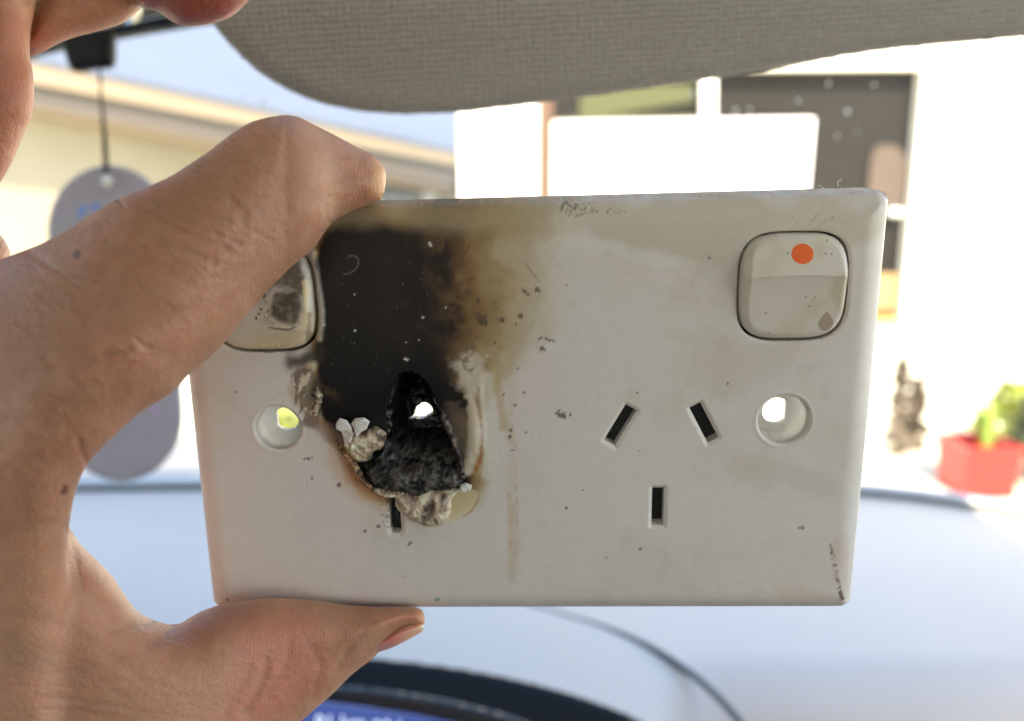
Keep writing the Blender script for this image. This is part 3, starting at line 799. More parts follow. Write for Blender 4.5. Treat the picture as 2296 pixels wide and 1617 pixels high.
def hand_field(layers, x0, x1, y0, y1, z0, z1, st, sz, plate_cut=True):
    gx = np.arange(x0, x1, st, dtype=float); gy = np.arange(y0, y1, st, dtype=float); gz = np.arange(z0, z1, sz)
    X, Y = np.meshgrid(gx, gy, indexing='ij')
    Fd = None
    for L in layers:
        P = smooth_poly(L['p'], 5)
        sd = poly_sdf(P, X, Y)
        cz = L['c'](X, Y)
        d = sd * cz / F                              # metres
        R0 = L['R'](X, Y) if callable(L['R']) else L['R'] * np.ones_like(X)
        dd = blur2(d, int(26 / st) + 1)
        k = ss(.25, .8, d / R0)
        d = d * (1 - k) + dd * k
        if 'add' in L: cz = cz + L['add'](X, Y)
        wz = gz[None, None, :] - cz[..., None]
        r = np.maximum(R0 - d, 0)[..., None]
        asp = L.get('asp', 1.0)
        f = np.sqrt((wz / asp) ** 2 + r ** 2) - R0[..., None]
        f = f.astype(np.float32)
        if Fd is None: Fd = f
        else:
            kk = L.get('k', .0012)
            h = np.clip(.5 + .5 * (f - Fd) / kk, 0, 1)
            Fd = f * (1 - h) + Fd * h - kk * h * (1 - h)
    if plate_cut:                                    # the flesh gives way to the plate it grips
        rx = ((X - CX) / F)[..., None]; ry = ((CY - Y) / F)[..., None]
        Z = gz[None, None, :]
        PU = (rx * Z - PF.o[0]) * PF.U[0] + (ry * Z - PF.o[1]) * PF.U[1] + (Z - PF.o[2]) * PF.U[2]
        PV = (rx * Z - PF.o[0]) * PF.V[0] + (ry * Z - PF.o[1]) * PF.V[1] + (Z - PF.o[2]) * PF.V[2]
        PW = (rx * Z - PF.o[0]) * PF.N[0] + (ry * Z - PF.o[1]) * PF.N[1] + (Z - PF.o[2]) * PF.N[2]
        hw = np.abs(plate_out[:, 0]).min(); t = (PV + plate_out[2:, 1].mean() * -1) / np.ptp(plate_out[:, 1])
        vt = plate_out[:2, 1].mean(); vb = plate_out[2:, 1].mean()
        # box with the draft of the front edge
        dd = np.minimum(vt - PV, PV - vb); dd = np.minimum(dd, 58e-3 - np.abs(PU))
        fr_ = 2.6e-3 * (1 - np.clip(dd / 4.6e-3, 0, 1)) ** 2.2 + .5e-3 * np.clip(1 - dd / .7e-3, 0, 1)
        ins = np.minimum(np.minimum(dd, PW - fr_ + .15e-3), 12.2e-3 - PW)
        Fd = np.maximum(Fd, ins.astype(np.float32))
    V, Qd = surface_nets(Fd)
    Vx = x0 + V[:, 0] * st; Vy = y0 + V[:, 1] * st; Vz = z0 + V[:, 2] * sz
    return Vx, Vy, Vz, Qd

index_palm = [(-300, 760), (-230, 660), (-120, 618), (-20, 590), (10, 578), (70, 556), (130, 528), (200, 484), (262, 446), (330, 420), (400, 384), (470, 336), (530, 292), (580, 268), (640, 262), (690, 290), (728, 350),
              (746, 430), (738, 500), (700, 552), (650, 602), (600, 652), (556, 704), (500, 772), (450, 818), (414, 850), (380, 884), (300, 938), (216, 1018), (190, 1052), (172, 1096),
              (155, 1180), (150, 1300), (150, 1780), (160, 2000), (120, 2120), (-150, 2130), (-270, 2000), (-330, 1500), (-330, 1000)]
distal = [(560, 330), (600, 290), (650, 266), (700, 278), (750, 302), (800, 330), (838, 349), (861, 376), (866, 403), (860, 436), (846, 452), (800, 470), (770, 484), (722, 518), (690, 560), (600, 560)]
thumb = [(-300, 1200), (-100, 1120), (60, 1100), (130, 1150), (158, 1187), (186, 1226), (250, 1290), (300, 1362), (345, 1390), (395, 1400), (430, 1382), (462, 1366), (520, 1351), (600, 1341), (660, 1342), (720, 1347),
         (780, 1356), (850, 1361), (915, 1360), (944, 1366), (952, 1384), (948, 1402), (905, 1410), (872, 1440), (836, 1476), (790, 1512), (746, 1556), (700, 1596), (650, 1640), (560, 1720), (430, 1830), (300, 1930), (210, 2060), (-100, 2100), (-260, 1900)]
middle = [(-160, -60), (-110, -150), (0, -190), (110, -170), (84, -10), (66, 98), (76, 180), (74, 250), (57, 292), (30, 360), (0, 411), (-24, 452), (-26, 492), (0, 525), (24, 572), (0, 640), (-110, 740), (-230, 740), (-240, 560), (-190, 300)]
upper = [(0, -120), (90, -190), (260, -200), (390, -150), (345, -30), (325, 8), (280, 50), (230, 68), (150, 90), (66, 128), (40, 90), (50, 0)]
tip = [(290, -110), (360, -170), (480, -180), (570, -130), (600, -80), (575, -30), (552, 8), (510, 42), (450, 58), (400, 56), (352, 26), (310, 12), (290, -40)]

def cz_index(X, Y):
    t = ss(-100, 700, X)                            # along the finger
    z = .1375 - .0075 * np.sin(np.clip((X + 60) / 700, 0, 1) * math.pi)
    return z + .010 * ss(1000, 1500, Y)
layers = [
    dict(p=index_palm, c=cz_index, R=lambda X, Y: .0108 + .002 * ss(400, 0, X), asp=.9),
    dict(p=thumb, c=lambda X, Y: .1505 + .0120 * ss(200, 850, X), R=lambda X, Y: .0135 - .0045 * ss(300, 800, X) - .002 * ss(840, 930, X), k=.0022),
    dict(p=distal, c=lambda X, Y: .1395 + .0065 * ss(640, 830, X), R=.0064, k=.0024),
    dict(p=middle, c=lambda X, Y: .158 + 0 * X, R=.0095, k=.0008),
    dict(p=upper, c=lambda X, Y: .166 + 0 * X, R=.0080, k=.0006),
    dict(p=tip, c=lambda X, Y: .160 + 0 * X, R=.0085, k=.0006),
]
hx, hy, hz, hQ = hand_field(layers, -360, 975, -230, 2160, .112, .182, 4.4, .00055)
hcam = ray(hx, hy) * hz[:, None]

# vertex normals, for fine relief
def vnorm(V, Qd):
    n = np.cross(V[Qd[:, 2]] - V[Qd[:, 0]], V[Qd[:, 3]] - V[Qd[:, 1]])
    N = np.zeros_like(V)
    for i in range(4): np.add.at(N, Qd[:, i], n)
    return N / (np.linalg.norm(N, axis=1, keepdims=True) + 1e-12)
def relax(V, Qd, it, lam=.5):
    n = len(V); a = np.concatenate([Qd[:, 0], Qd[:, 1], Qd[:, 2], Qd[:, 3]]); b = np.concatenate([Qd[:, 1], Qd[:, 2], Qd[:, 3], Qd[:, 0]])
    cnt = np.bincount(a, minlength=n) + np.bincount(b, minlength=n)
    for _ in range(it):
        S_ = np.stack([np.bincount(a, V[b, k], n) + np.bincount(b, V[a, k], n) for k in range(3)], 1)
        V = V + lam * (S_ / np.maximum(cnt, 1)[:, None] - V)
    return V
hcam = relax(hcam, hQ, 3)
nrm = vnorm(hcam, hQ)
vis = (nrm * -hcam).sum(1)
sgn = 1 if np.mean(np.sign(((hcam - hcam.mean(0)) * nrm).sum(1))) > 0 else -1
nrm = nrm * sgn
facing = np.clip(-(nrm * hcam).sum(1) / np.linalg.norm(hcam, axis=1), 0, 1)
px, py = hx, hy
n1 = fbm(px, py, 110, 1); n2 = fbm(px, py, 40, 3); n3 = fbm(px, py, 14, 5); n4 = fbm(px, py, 7, 2)
HK = .93
def H(r, g, b): return np.array(hexlin(r, g, b)) * 1.75 * HK * np.array([1.02, 1.0, 1.10])
C = np.tile(H(152, 116, 88), (len(px), 1)); RO = np.full(len(px), .5)
lay(ss(.4, .7, n1), H(146, 108, 80), .6)
lay(ss(.45, .75, fbm(px, py, 70, 6)), H(166, 124, 98), .5)
lay(ss(.45, .75, n2), H(138, 98, 72), .45)
lay(ss(.5, .75, fbm(px, py, 30, 7)), H(168, 132, 104), .35)
lay(pm([(560, 1400), (700, 1400), (720, 1500), (640, 1600), (500, 1617), (520, 1500)], 50, 30, 60), H(170, 112, 88), .7)
lay(pm([(450, 1375), (560, 1360), (560, 1400), (430, 1450), (330, 1460)], 24, 16, 40), H(136, 92, 70), .55)
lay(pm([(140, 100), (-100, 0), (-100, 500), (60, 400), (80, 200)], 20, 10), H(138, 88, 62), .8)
lay(pm([(300, -100), (620, -100), (560, 50), (400, 70), (330, 20)], 8, 4), H(118, 62, 50), .9)
lay(pm([(840, 340), (880, 380), (870, 440), (830, 440), (835, 400)], 12, 6), H(176, 140, 96), .6)
lay(pm([(890, 1360), (950, 1365), (950, 1400), (900, 1405)], 10, 4), H(170, 128, 98), .5)
lay(pm([(0, 1410), (60, 1425), (130, 1480), (70, 1510), (0, 1480)], 30, 24, 40), H(104, 94, 72), .75)
lay(pm([(300, 450), (460, 400), (540, 420), (500, 520), (380, 500)], 40, 20), H(134, 100, 68), .6)
lay(pm([(-100, 560), (60, 560), (100, 800), (0, 900), (-100, 900)], 60, 30), H(130, 92, 68), .5)
spot(168, 572, 9, H(74, 46, 34), .85); spot(150, 1096, 9, H(84, 50, 40), .8); spot(142, 1104, 6, H(84, 50, 40), .8)
lay(pm([(-100, 1200), (200, 1250), (420, 1430), (600, 1500), (400, 1700), (-100, 1700)], 90, 30), H(172, 134, 104), .6)  # brighter palm: light from below left put into the skin colour
lay(pm([(60, 640), (300, 480), (560, 300), (720, 300), (700, 420), (420, 620), (200, 760)], 70, 30), H(138, 104, 76), .45)  # upper finger's shaded side put into the skin colour
spot(168, 572, 9, H(74, 46, 34), .85)
disp = .00012 * (n2 - .5) + .00006 * (n3 - .5) + .00003 * (n4 - .5)
def crease(pts, wd, depth, dark=.5):
    wd = wd * 1.25
    global disp
    m = np.exp(-(seg_dist(smooth_poly(pts, 4, False), px + 6 * (n3 - .5), py + 6 * (n4 - .5)) / wd) ** 2) * (facing > .05)
    disp = disp - depth * m
    lay(m, H(112, 78, 55), dark * .45)
for pts, wd, dp, dk in [
    ([(330, 470), (380, 505), (440, 530), (510, 560)], 7, .00022, .30), ([(350, 450), (400, 490), (470, 520), (540, 545)], 6, .0002, .28),
    ([(300, 500), (360, 540), (420, 560), (480, 590)], 6, .00016, .22), ([(520, 450), (545, 480), (548, 510)], 9, .00022, .25),
    ([(240, 540), (300, 570), (380, 600)], 6, .00012, .15), ([(256, 446), (268, 452), (276, 462)], 3.5, .0004, .5),
    ([(230, 796), (280, 790), (292, 782)], 4, .0003, .35), ([(306, 762), (322, 776), (338, 780)], 4, .0003, .3),
    ([(60, 560), (120, 600), (180, 620)], 8, .00012, .12), ([(420, 640), (480, 620), (540, 600)], 7, .00008, .10),
    ([(200, 1045), (186, 1020), (176, 990)], 6, .0003, .3), ([(155, 1185), (120, 1176), (60, 1182), (-20, 1200)], 11, .00022, .2),
    ([(158, 1190), (168, 1240), (180, 1290), (186, 1320)], 6, .0002, .22), ([(345, 1390), (300, 1404), (240, 1420)], 6, .00025, .2),
    ([(395, 1400), (372, 1420), (330, 1450)], 7, .0003, .22), ([(600, 1480), (585, 1540), (550, 1600)], 8, .0003, .3), ([(650, 1440), (640, 1500), (600, 1560)], 8, .0002, .22),
    ([(560, 1500), (530, 1560), (500, 1620)], 8, .0002, .18), ([(700, 1450), (720, 1500), (705, 1540)], 8, .0002, .2), ([(20, 1380), (150, 1410), (300, 1500)], 12, .0002, .12),
    ([(80, 1560), (200, 1575), (330, 1600)], 6, .0002, .2), ([(100, 1590), (220, 1600), (300, 1617)], 6, .0002, .2), ([(738, 440), (730, 470), (740, 505), (724, 520)], 4, .0002, .3),
    ([(820, 1415), (790, 1450), (760, 1490)], 5, .0003, .25), ([(640, 700), (500, 690)], 1, 0, 0)]:
    crease(pts, wd, dp, dk)
# fine cross-hatched skin lines: many short, shallow creases following the finger
for _ in range(150):
    x = RNG.uniform(60, 640); y = 860 - .78 * x + RNG.uniform(-190, 200); a = math.radians(RNG.normal(28, 24)); L_ = RNG.uniform(14, 50)
    pts = [(x - L_ * math.cos(a), y - L_ * math.sin(a)), (x, y + RNG.uniform(-4, 4)), (x + L_ * math.cos(a), y + L_ * math.sin(a))]
    m_ = (np.abs(px - x) < 90) & (np.abs(py - y) < 90)
    dd_ = np.zeros(len(px)); dd_[m_] = np.exp(-(seg_dist(pts, px[m_], py[m_]) / 3.4) ** 2)
    disp -= .00006 * dd_; lay(dd_, H(116, 80, 56), .08)
for _ in range(120):
    x = RNG.uniform(20, 660); y = RNG.uniform(1430, 1640); a = math.radians(RNG.normal(12, 16)); L_ = RNG.uniform(14, 46)
    pts = [(x - L_ * math.cos(a), y - L_ * math.sin(a)), (x + L_ * math.cos(a), y + L_ * math.sin(a))]
    m_ = (np.abs(px - x) < 90) & (np.abs(py - y) < 90)
    dd_ = np.zeros(len(px)); dd_[m_] = np.exp(-(seg_dist(pts, px[m_], py[m_]) / 3.4) ** 2)
    disp -= .00005 * dd_; lay(dd_, H(126, 88, 62), .07)
hcam = hcam + nrm * disp[:, None]
ridge_m = np.maximum(pm([(330, 1420), (470, 1360), (700, 1345), (930, 1365), (930, 1400), (700, 1470), (500, 1480), (360, 1470)], 30), pm([(770, 340), (900, 340), (900, 460), (770, 470)], 25))
m_skin = mat('skin', rough=.48, spec=.4, paint=True, sss=.0020, bump=[('noise', 520, .30, .0008), ('voronoi', 1500, .22, .0004), ('noise', 3200, .15, .0003)])
nt = m_skin.node_tree                                 # friction ridges of the finger pads
wv = nt.nodes.new('ShaderNodeTexWave'); wv.inputs['Scale'].default_value = 620; wv.inputs['Distortion'].default_value = 5; wv.inputs['Detail'].default_value = 1; wv.inputs['Detail Scale'].default_value = .35
tcn = [n for n in nt.nodes if n.type == 'TEX_COORD'][0]; nt.links.new(tcn.outputs['Object'], wv.inputs['Vector'])
at2 = nt.nodes.new('ShaderNodeAttribute'); at2.attribute_name = 'paint'
bp = nt.nodes.new('ShaderNodeBump'); bp.inputs['Distance'].default_value = .0003
ml = nt.nodes.new('ShaderNodeMath'); ml.operation = 'MULTIPLY'; ml.inputs[1].default_value = .12
nt.links.new(at2.outputs['Alpha'], ml.inputs[0]); nt.links.new(ml.outputs[0], bp.inputs['Strength']); nt.links.new(wv.outputs['Fac'], bp.inputs['Height'])
pb = nt.nodes['Principled BSDF']; old = pb.inputs['Normal'].links[0].from_socket
nt.links.new(old, bp.inputs['Normal']); nt.links.new(bp.outputs['Normal'], pb.inputs['Normal'])
C = C * (1 + .10 * (n3 - .5) + .06 * (n4 - .5))[:, None]
if sgn < 0: hQ = hQ[:, ::-1]
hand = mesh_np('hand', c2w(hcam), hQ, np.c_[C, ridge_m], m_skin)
hand['label'] = 'bare left hand gripping the burnt outlet between curled index finger on top and thumb below'
hand['category'] = 'hand'
# thumb nail, seen edge-on under the thumb tip
nail_l = [dict(p=[(800, 1462), (850, 1430), (892, 1406), (926, 1398), (944, 1399), (951, 1407), (944, 1418), (920, 1432), (880, 1452), (830, 1470), (790, 1494), (750, 1524), (770, 1490)],
               c=lambda X, Y: .1612 + .00 * X, R=.0036)]
nx_, ny_, nz_, nQ = hand_field(nail_l, 730, 970, 1380, 1540, .154, .173, 2.0, .00025, False)
nc = relax(ray(nx_, ny_) * nz_[:, None], nQ, 2)
tpx = np.clip((nx_ - 880) / 60, 0, 1)[:, None]
nc_col = H(178, 122, 106) * (1 - tpx) + H(200, 166, 134) * tpx
m_nail = mat('fingernail', rough=.28, paint=True, sss=.001, spec=.5)
mesh_np('thumbnail', c2w(nc), nQ, nc_col, m_nail, hand)

# ================================================================== the car's cabin
car = empty('car', (-.35, .1, 0.0), 'cabin of a parked car with pale grey dashboard, folded-down sun visor and clear windscreen', 'car')
DZ = EYE - .30                                             # dashboard top
m_dash = mat('dash_vinyl', hexlin(206, 197, 184), .5, spec=.5, bump=[('voronoi', 900, .15, .0004)], var=.06, var_scale=4)
m_black = mat('black_plastic', (.008, .009, .010), .5, spec=.2, bump=[('noise', 900, .1, .0003)])
m_seal = mat('rubber_seal', (.05, .055, .05), .6)
# far edge of the dashboard, traced on its own level
far_px = [(-900, 1150), (-400, 1118), (0, 1104), (300, 1100), (700, 1096), (1100, 1098), (1500, 1100), (1935, 1112), (2296, 1160), (2500, 1200)]
far = onz(np.array([p[0] for p in far_px]), np.array([p[1] for p in far_px]), DZ)
fs = smooth_poly(far[:, :2], 10, False)
rows = []
near_y = lambda x: .40 + .05 * np.tanh((x - .02) * 14) * 0 + (.115 if x > .10 else .0)
prof_t = np.linspace(0, 1, 60)
xs = fs[:, 0]
Vd = []
for x, yf in fs:
    k = float(ss(.02, .12, x))                              # passenger-side shelf ends sooner than the cluster side
    yn = .30 * (1 - k) + .475 * k
    for t in prof_t:
        y = yf + (yn - yf) * t
        z = DZ - .010 * float(ss(.0, .06, t)) * 0 + .006 * math.sin(t * math.pi)
        z -= .0 if t < .9 else .012 * ((t - .9) / .1) ** 2
        Vd.append((x, y, z))
    for t in np.linspace(.04, 1, 14):                       # the face that falls away towards the driver
        Vd.append((x, yn - .05 * math.sin(t * math.pi / 2) - .02 * t, DZ - .012 - .26 * t ** 1.3))
n = 60 + 14
Qd_ = [[i * n + j, i * n + j + 1, (i + 1) * n + j + 1, (i + 1) * n + j] for i in range(len(fs) - 1) for j in range(n - 1)]
mesh_np('dashboard', np.array(Vd), Qd_, None, m_dash, car)
tube('windscreen_seal', [(x, y + .001, DZ + .002) for x, y in fs], .0028, m_seal, car)
tube('windscreen_trim', [(x, y + .012, DZ + .002) for x, y in fs], .007, mat('grey_frit', hexlin(196, 202, 204), .35), car)
sp_ = onz(np.array([1180, 1250, 1350, 1450, 1540, 1600, 1650, 1690, 1720]), np.array([1352, 1372, 1402, 1442, 1498, 1548, 1602, 1655, 1710]), DZ + .0062)
tube('dash_seam', [tuple(p) for p in smooth_poly(sp_[:, :2], 6, False).tolist() and [(a, b, DZ + .0045) for a, b in smooth_poly(sp_[:, :2], 6, False)]], .0022, mat('seam', (.10, .11, .11), .7), car)

# instrument cluster: hood, inner lip, lit display
hf_ = tframe(1000, 1480, .47, -48)
slab('instrument_hood', hf_, smooth_poly([(300, 1545), (560, 1475), (740, 1462), (860, 1467), (1000, 1483), (1150, 1510), (1300, 1550), (1430, 1600), (1500, 1660), (1540, 1760), (1500, 1900), (300, 1900)], 5), .006, .05, .002, m_black, car)
h2 = tframe(1000, 1585, .418, -20)
slab('instrument_lip', h2, smooth_poly([(300, 1600), (560, 1545), (740, 1536), (900, 1552), (1050, 1580), (1200, 1630), (1260, 1720), (1240, 1880), (300, 1880)], 5), .004, .008, .001, mat('satin_black_trim', (.022, .023, .023), .3), car)
h3 = tframe(900, 1600, .408, -8)
disp_o = prism('instrument_display', h3, [(430, 1570), (700, 1574), (800, 1586), (930, 1606), (1060, 1634), (1100, 1760), (430, 1760)], 0, .003, mat('lit_display', (.01, .015, .05), .3, emit=((.045, .085, .32), .24)), car)
m_dig = mat('lit_digits', (.6, .65, .8), .4, emit=((.75, .85, 1.0), .22))
text_on('91 km', h3.shift(-.0004), 762, 1622, .0092, m_dig, disp_o, 'display_digits', .0001)
text_on('00 km', h3.shift(-.0004), 890, 1633, .0092, m_dig, disp_o, 'display_digits', .0001)
vf = onz(np.array([2225, 2296, 2420, 2420, 2250]), np.array([1617, 1592, 1580, 1700, 1700]), DZ - .02)

# windscreen: inclined, slightly dusty pane
m_glass = bpy.data.materials.new('dusty_windscreen'); m_glass.use_nodes = True
g = m_glass.node_tree; g.nodes.clear()
out = g.nodes.new('ShaderNodeOutputMaterial'); tr = g.nodes.new('ShaderNodeBsdfTransparent'); tr.inputs[0].default_value = (.95, .97, .96, 1)
gl = g.nodes.new('ShaderNodeBsdfGlossy'); gl.inputs['Roughness'].default_value = .02
di = g.nodes.new('ShaderNodeBsdfTranslucent'); di.inputs['Color'].default_value = (.9, .9, .9, 1)
nz = g.nodes.new('ShaderNodeTexNoise'); nz.inputs['Scale'].default_value = 9; nz.inputs['Detail'].default_value = 8
mr = g.nodes.new('ShaderNodeMapRange'); mr.inputs['From Min'].default_value = .3; mr.inputs['From Max'].default_value = .75; mr.inputs['To Min'].default_value = .003; mr.inputs['To Max'].default_value = .018
m1 = g.nodes.new('ShaderNodeMixShader'); m2 = g.nodes.new('ShaderNodeMixShader'); fr_n = g.nodes.new('ShaderNodeLayerWeight'); fr_n.inputs['Blend'].default_value = .05
tcg = g.nodes.new('ShaderNodeTexCoord')
g.links.new(tcg.outputs['Object'], nz.inputs['Vector']); g.links.new(nz.outputs['Fac'], mr.inputs['Value']); g.links.new(mr.outputs[0], m1.inputs[0])
g.links.new(tr.outputs[0], m1.inputs[1]); g.links.new(di.outputs[0], m1.inputs[2])
g.links.new(fr_n.outputs[0], m2.inputs[0]); g.links.new(m1.outputs[0], m2.inputs[1]); g.links.new(gl.outputs[0], m2.inputs[2]); g.links.new(m2.outputs[0], out.inputs[0])
TOPY, TOPZ = .30, EYE + .235
Vg = []
for i, (x, y) in enumerate(fs):
    for t in np.linspace(0, 1, 12):
        xx = x * (1 - .12 * t) + 0 * t; yy = (y + .012) * (1 - t) + (TOPY - .10 * ((x + .3) / .9) ** 2) * t
        Vg.append((xx, yy, DZ + .004 + (TOPZ - DZ - .004) * t - .02 * math.sin(t * math.pi) * -1))
Qg = [[i * 12 + j, i * 12 + j + 1, (i + 1) * 12 + j + 1, (i + 1) * 12 + j] for i in range(len(fs) - 1) for j in range(11)]
mesh_np('windscreen', np.array(Vg), Qg, None, m_glass, car)
# dried specks on the glass, joined: far too small to pick apart
vs = []; qs = []
m_speck = mat('dried_speck', (.7, .68, .62), .5)
for (x, y, r) in [(1550, 210, 8), (1650, 247, 9), (1681, 246, 7), (1900, 250, 8), (1858, 187, 6), (1878, 305, 5), (1922, 296, 4), (1790, 226, 6), (590, 230, 7), (545, 215, 5), (1210, 340, 4), (470, 300, 5), (1960, 190, 5), (640, 300, 4)]:
    D = .62 - .16 * (1100 - y) / 1000; c = at(x, y, D); rr = r * D / F * .7
    b0 = len(vs)
    for k in range(8): vs.append(c + np.array([math.cos(k * .785) * rr * (1 + .3 * math.sin(3 * k)), 0, math.sin(k * .785) * rr]))
    for k in range(8): vs.append(vs[b0 + k] + np.array([0, .0003, 0]))
    qs += [[b0 + 0, b0 + 1, b0 + 2, b0 + 3], [b0, b0 + 3, b0 + 4, b0 + 7], [b0 + 4, b0 + 5, b0 + 6, b0 + 7]] + [[b0 + k, b0 + (k + 1) % 8, b0 + 8 + (k + 1) % 8, b0 + 8 + k] for k in range(8)]
o = mesh_np('glass_specks', np.array(vs), qs, None, m_speck, car, False); o['kind'] = 'stuff'

# sun visor: padded board in woven cloth
m_cloth = mat('visor_cloth', hexlin(176, 164, 146), .85, spec=.2)
nt = m_cloth.node_tree; pb = nt.nodes['Principled BSDF']
VF = tframe(1400, 120, .262, 24, -6)
uvn = nt.nodes.new('ShaderNodeAttribute'); uvn.attribute_name = 'weave'
sepx = nt.nodes.new('ShaderNodeSeparateXYZ'); nt.links.new(uvn.outputs['Vector'], sepx.inputs[0])
def sine(inp, freq, ph=0.0):
    a = nt.nodes.new('ShaderNodeMath'); a.operation = 'MULTIPLY_ADD'; a.inputs[1].default_value = freq; a.inputs[2].default_value = ph; nt.links.new(inp, a.inputs[0])
    b = nt.nodes.new('ShaderNodeMath'); b.operation = 'SINE'; nt.links.new(a.outputs[0], b.inputs[0]); return b.outputs[0]
def mth(op, a, b):
    m = nt.nodes.new('ShaderNodeMath'); m.operation = op
    for i, q in enumerate((a, b)):
        if hasattr(q, 'links'): nt.links.new(q, m.inputs[i])
        else: m.inputs[i].default_value = q
    return m.outputs[0]
tau = 2 * math.pi
wob = nt.nodes.new('ShaderNodeTexNoise'); wob.inputs['Scale'].default_value = 120; nt.links.new(uvn.outputs['Vector'], wob.inputs['Vector'])
wobm = mth('MULTIPLY', wob.outputs['Fac'], .0009)
yy_ = mth('ADD', sepx.outputs['Y'], wobm); xx_ = mth('ADD', sepx.outputs['X'], wobm)
rowv = sine(yy_, tau / .0017)
colv = sine(xx_, tau / .0019)
wn_ = nt.nodes.new('ShaderNodeTexNoise'); wn_.inputs['Scale'].default_value = 900; wn_.inputs['Detail'].default_value = 3; nt.links.new(uvn.outputs['Vector'], wn_.inputs['Vector'])
hh_ = mth('ADD', mth('ADD', mth('MULTIPLY', rowv, .55), mth('MULTIPLY', mth('MULTIPLY', colv, mth('ADD', rowv, 1.4)), .13)), mth('MULTIPLY', mth('ADD', wn_.outputs['Fac'], -.5), 2.2))
bp = nt.nodes.new('ShaderNodeBump'); bp.inputs['Strength'].default_value = .9; bp.inputs['Distance'].default_value = .0005
nt.links.new(hh_, bp.inputs['Height'])
nz = nt.nodes.new('ShaderNodeTexNoise'); nz.inputs['Scale'].default_value = 2500; nt.links.new(uvn.outputs['Vector'], nz.inputs['Vector'])
bp2 = nt.nodes.new('ShaderNodeBump'); bp2.inputs['Strength'].default_value = .4; bp2.inputs['Distance'].default_value = .0003
nt.links.new(nz.outputs['Fac'], bp2.inputs['Height']); nt.links.new(bp.outputs[0], bp2.inputs['Normal']); nt.links.new(bp2.outputs[0], pb.inputs['Normal'])
# colour darkens with the weave height, towards the gaps between ribs
mrr = nt.nodes.new('ShaderNodeMapRange'); mrr.inputs['From Min'].default_value = -1; mrr.inputs['From Max'].default_value = 1; mrr.inputs['To Min'].default_value = .50; mrr.inputs['To Max'].default_value = 1.12
nt.links.new(hh_, mrr.inputs['Value'])
vmm = nt.nodes.new('ShaderNodeVectorMath'); vmm.operation = 'SCALE'; vmm.inputs[0].default_value = hexlin(184, 179, 170); nt.links.new(mrr.outputs[0], vmm.inputs['Scale']); nt.links.new(vmm.outputs[0], pb.inputs['Base Color'])
vis_px = [(440, -320), (440, 0), (466, 58), (500, 100), (545, 146), (600, 187), (660, 220), (720, 241), (800, 257), (870, 263), (930, 264), (1030, 260), (1160, 246), (1300, 228), (1450, 207), (1600, 185), (1800, 152), (2000, 119), (2296, 90), (2700, 50), (2760, -60), (2760, -320)]
vo = slab('sun_visor', VF, smooth_poly(vis_px, 5), .007, .017, .0012, m_cloth, car,
          hfn=lambda u, v, s: .0006 * (fbm(u, v, .03, 2) - .5), warp=.0007, warp_s=.0016)
co = np.empty(len(vo.data.vertices) * 3); vo.data.vertices.foreach_get('co', co); co = w2c(co.reshape(-1, 3)) - VF.o
a_ = vo.data.attributes.new('weave', 'FLOAT_VECTOR', 'POINT')
ang = math.radians(-5)
uu_, vv_ = co @ VF.U, co @ VF.V
a_.data.foreach_set('vector', np.stack([uu_ * math.cos(ang) - vv_ * math.sin(ang), uu_ * math.sin(ang) + vv_ * math.cos(ang), 0 * uu_], 1).ravel())

# rear-view mirror with its dipping lever
MF = tframe(250, 70, .42, 8, 10)
mir = slab('rear_view_mirror', MF, smooth_poly([(-260, 190), (-200, 176), (60, 108), (230, 72), (420, 40), (640, 2), (690, -60), (660, -330), (300, -330), (-260, -200), (-300, 60)], 4), .006, .022, .003, m_black, car)
slab('mirror_lever', MF, smooth_poly([(136, 70), (236, 50), (241, 80), (240, 130), (232, 148), (200, 150), (162, 158), (150, 152), (140, 128)], 3), .003, .010, .0015, m_black, mir)
slab('mirror_glass', MF.shift(-.0008), [(-220, 150), (60, 92), (230, 62), (330, 42), (420, 24), (640, -22), (630, -300), (300, -300), (-220, -180)], .0008, .0022, .004, mat('mirror_silver', (.75, .74, .62), .12, metal=1.0), mir)

# roof, pillars, doors, floor: what encloses the cabin
m_head = mat('headliner_cloth', hexlin(186, 184, 180), .9)
m_trim = mat('grey_trim', hexlin(120, 116, 108), .7)
X0, X1 = -1.05, .50
def add_roof():
    pts = [(X0, .26), (-.7, .31), (-.3, .33), (.1, .31), (X1, .26), (X1, -1.15), (X0, -1.15)]
    V = []; n = len(pts)
    for z in (TOPZ - .005, TOPZ + .03):
        for x, y in pts: V.append((x, y, z))
    me = bpy.data.meshes.new('headliner')
    me.from_pydata(V, [], [list(range(n))[::-1], list(range(n, 2 * n))] + [[i, (i + 1) % n, (i + 1) % n + n, i + n] for i in range(n)])
    return link('headliner', me, m_head, car)
add_roof()
for sx in (X0, X1):
    s_ = 1 if sx > 0 else -1
    tube('windscreen_pillar', [(sx, .27, TOPZ), (sx + s_ * .06, .45, EYE + .08), (sx + s_ * .12, .72, DZ + .02)], .028, m_trim, car)
    box('door_panel', min(sx + s_ * .10, sx + s_ * .16), max(sx + s_ * .10, sx + s_ * .16), -1.1, .62, .35, DZ + .10, m_trim, car, .02)  # unseen; top edge raised to cut side light inside
    tube('rear_pillar', [(sx, -.9, TOPZ), (sx + s_ * .1, -1.1, DZ - .02)], .05, m_trim, car)
box('cabin_floor', X0 - .1, X1 + .1, -1.2, .9, .30, .34, mat('carpet', (.06, .06, .06), .95), car)
box('seat_back', -.25, .25, -.62, -.50, .5, 1.12, mat('seat_cloth', (.22, .21, .20), .9), car, .05)
box('seat_back', -.85, -.42, -.62, -.50, .5, 1.12, bpy.data.materials['seat_cloth'], car, .05)
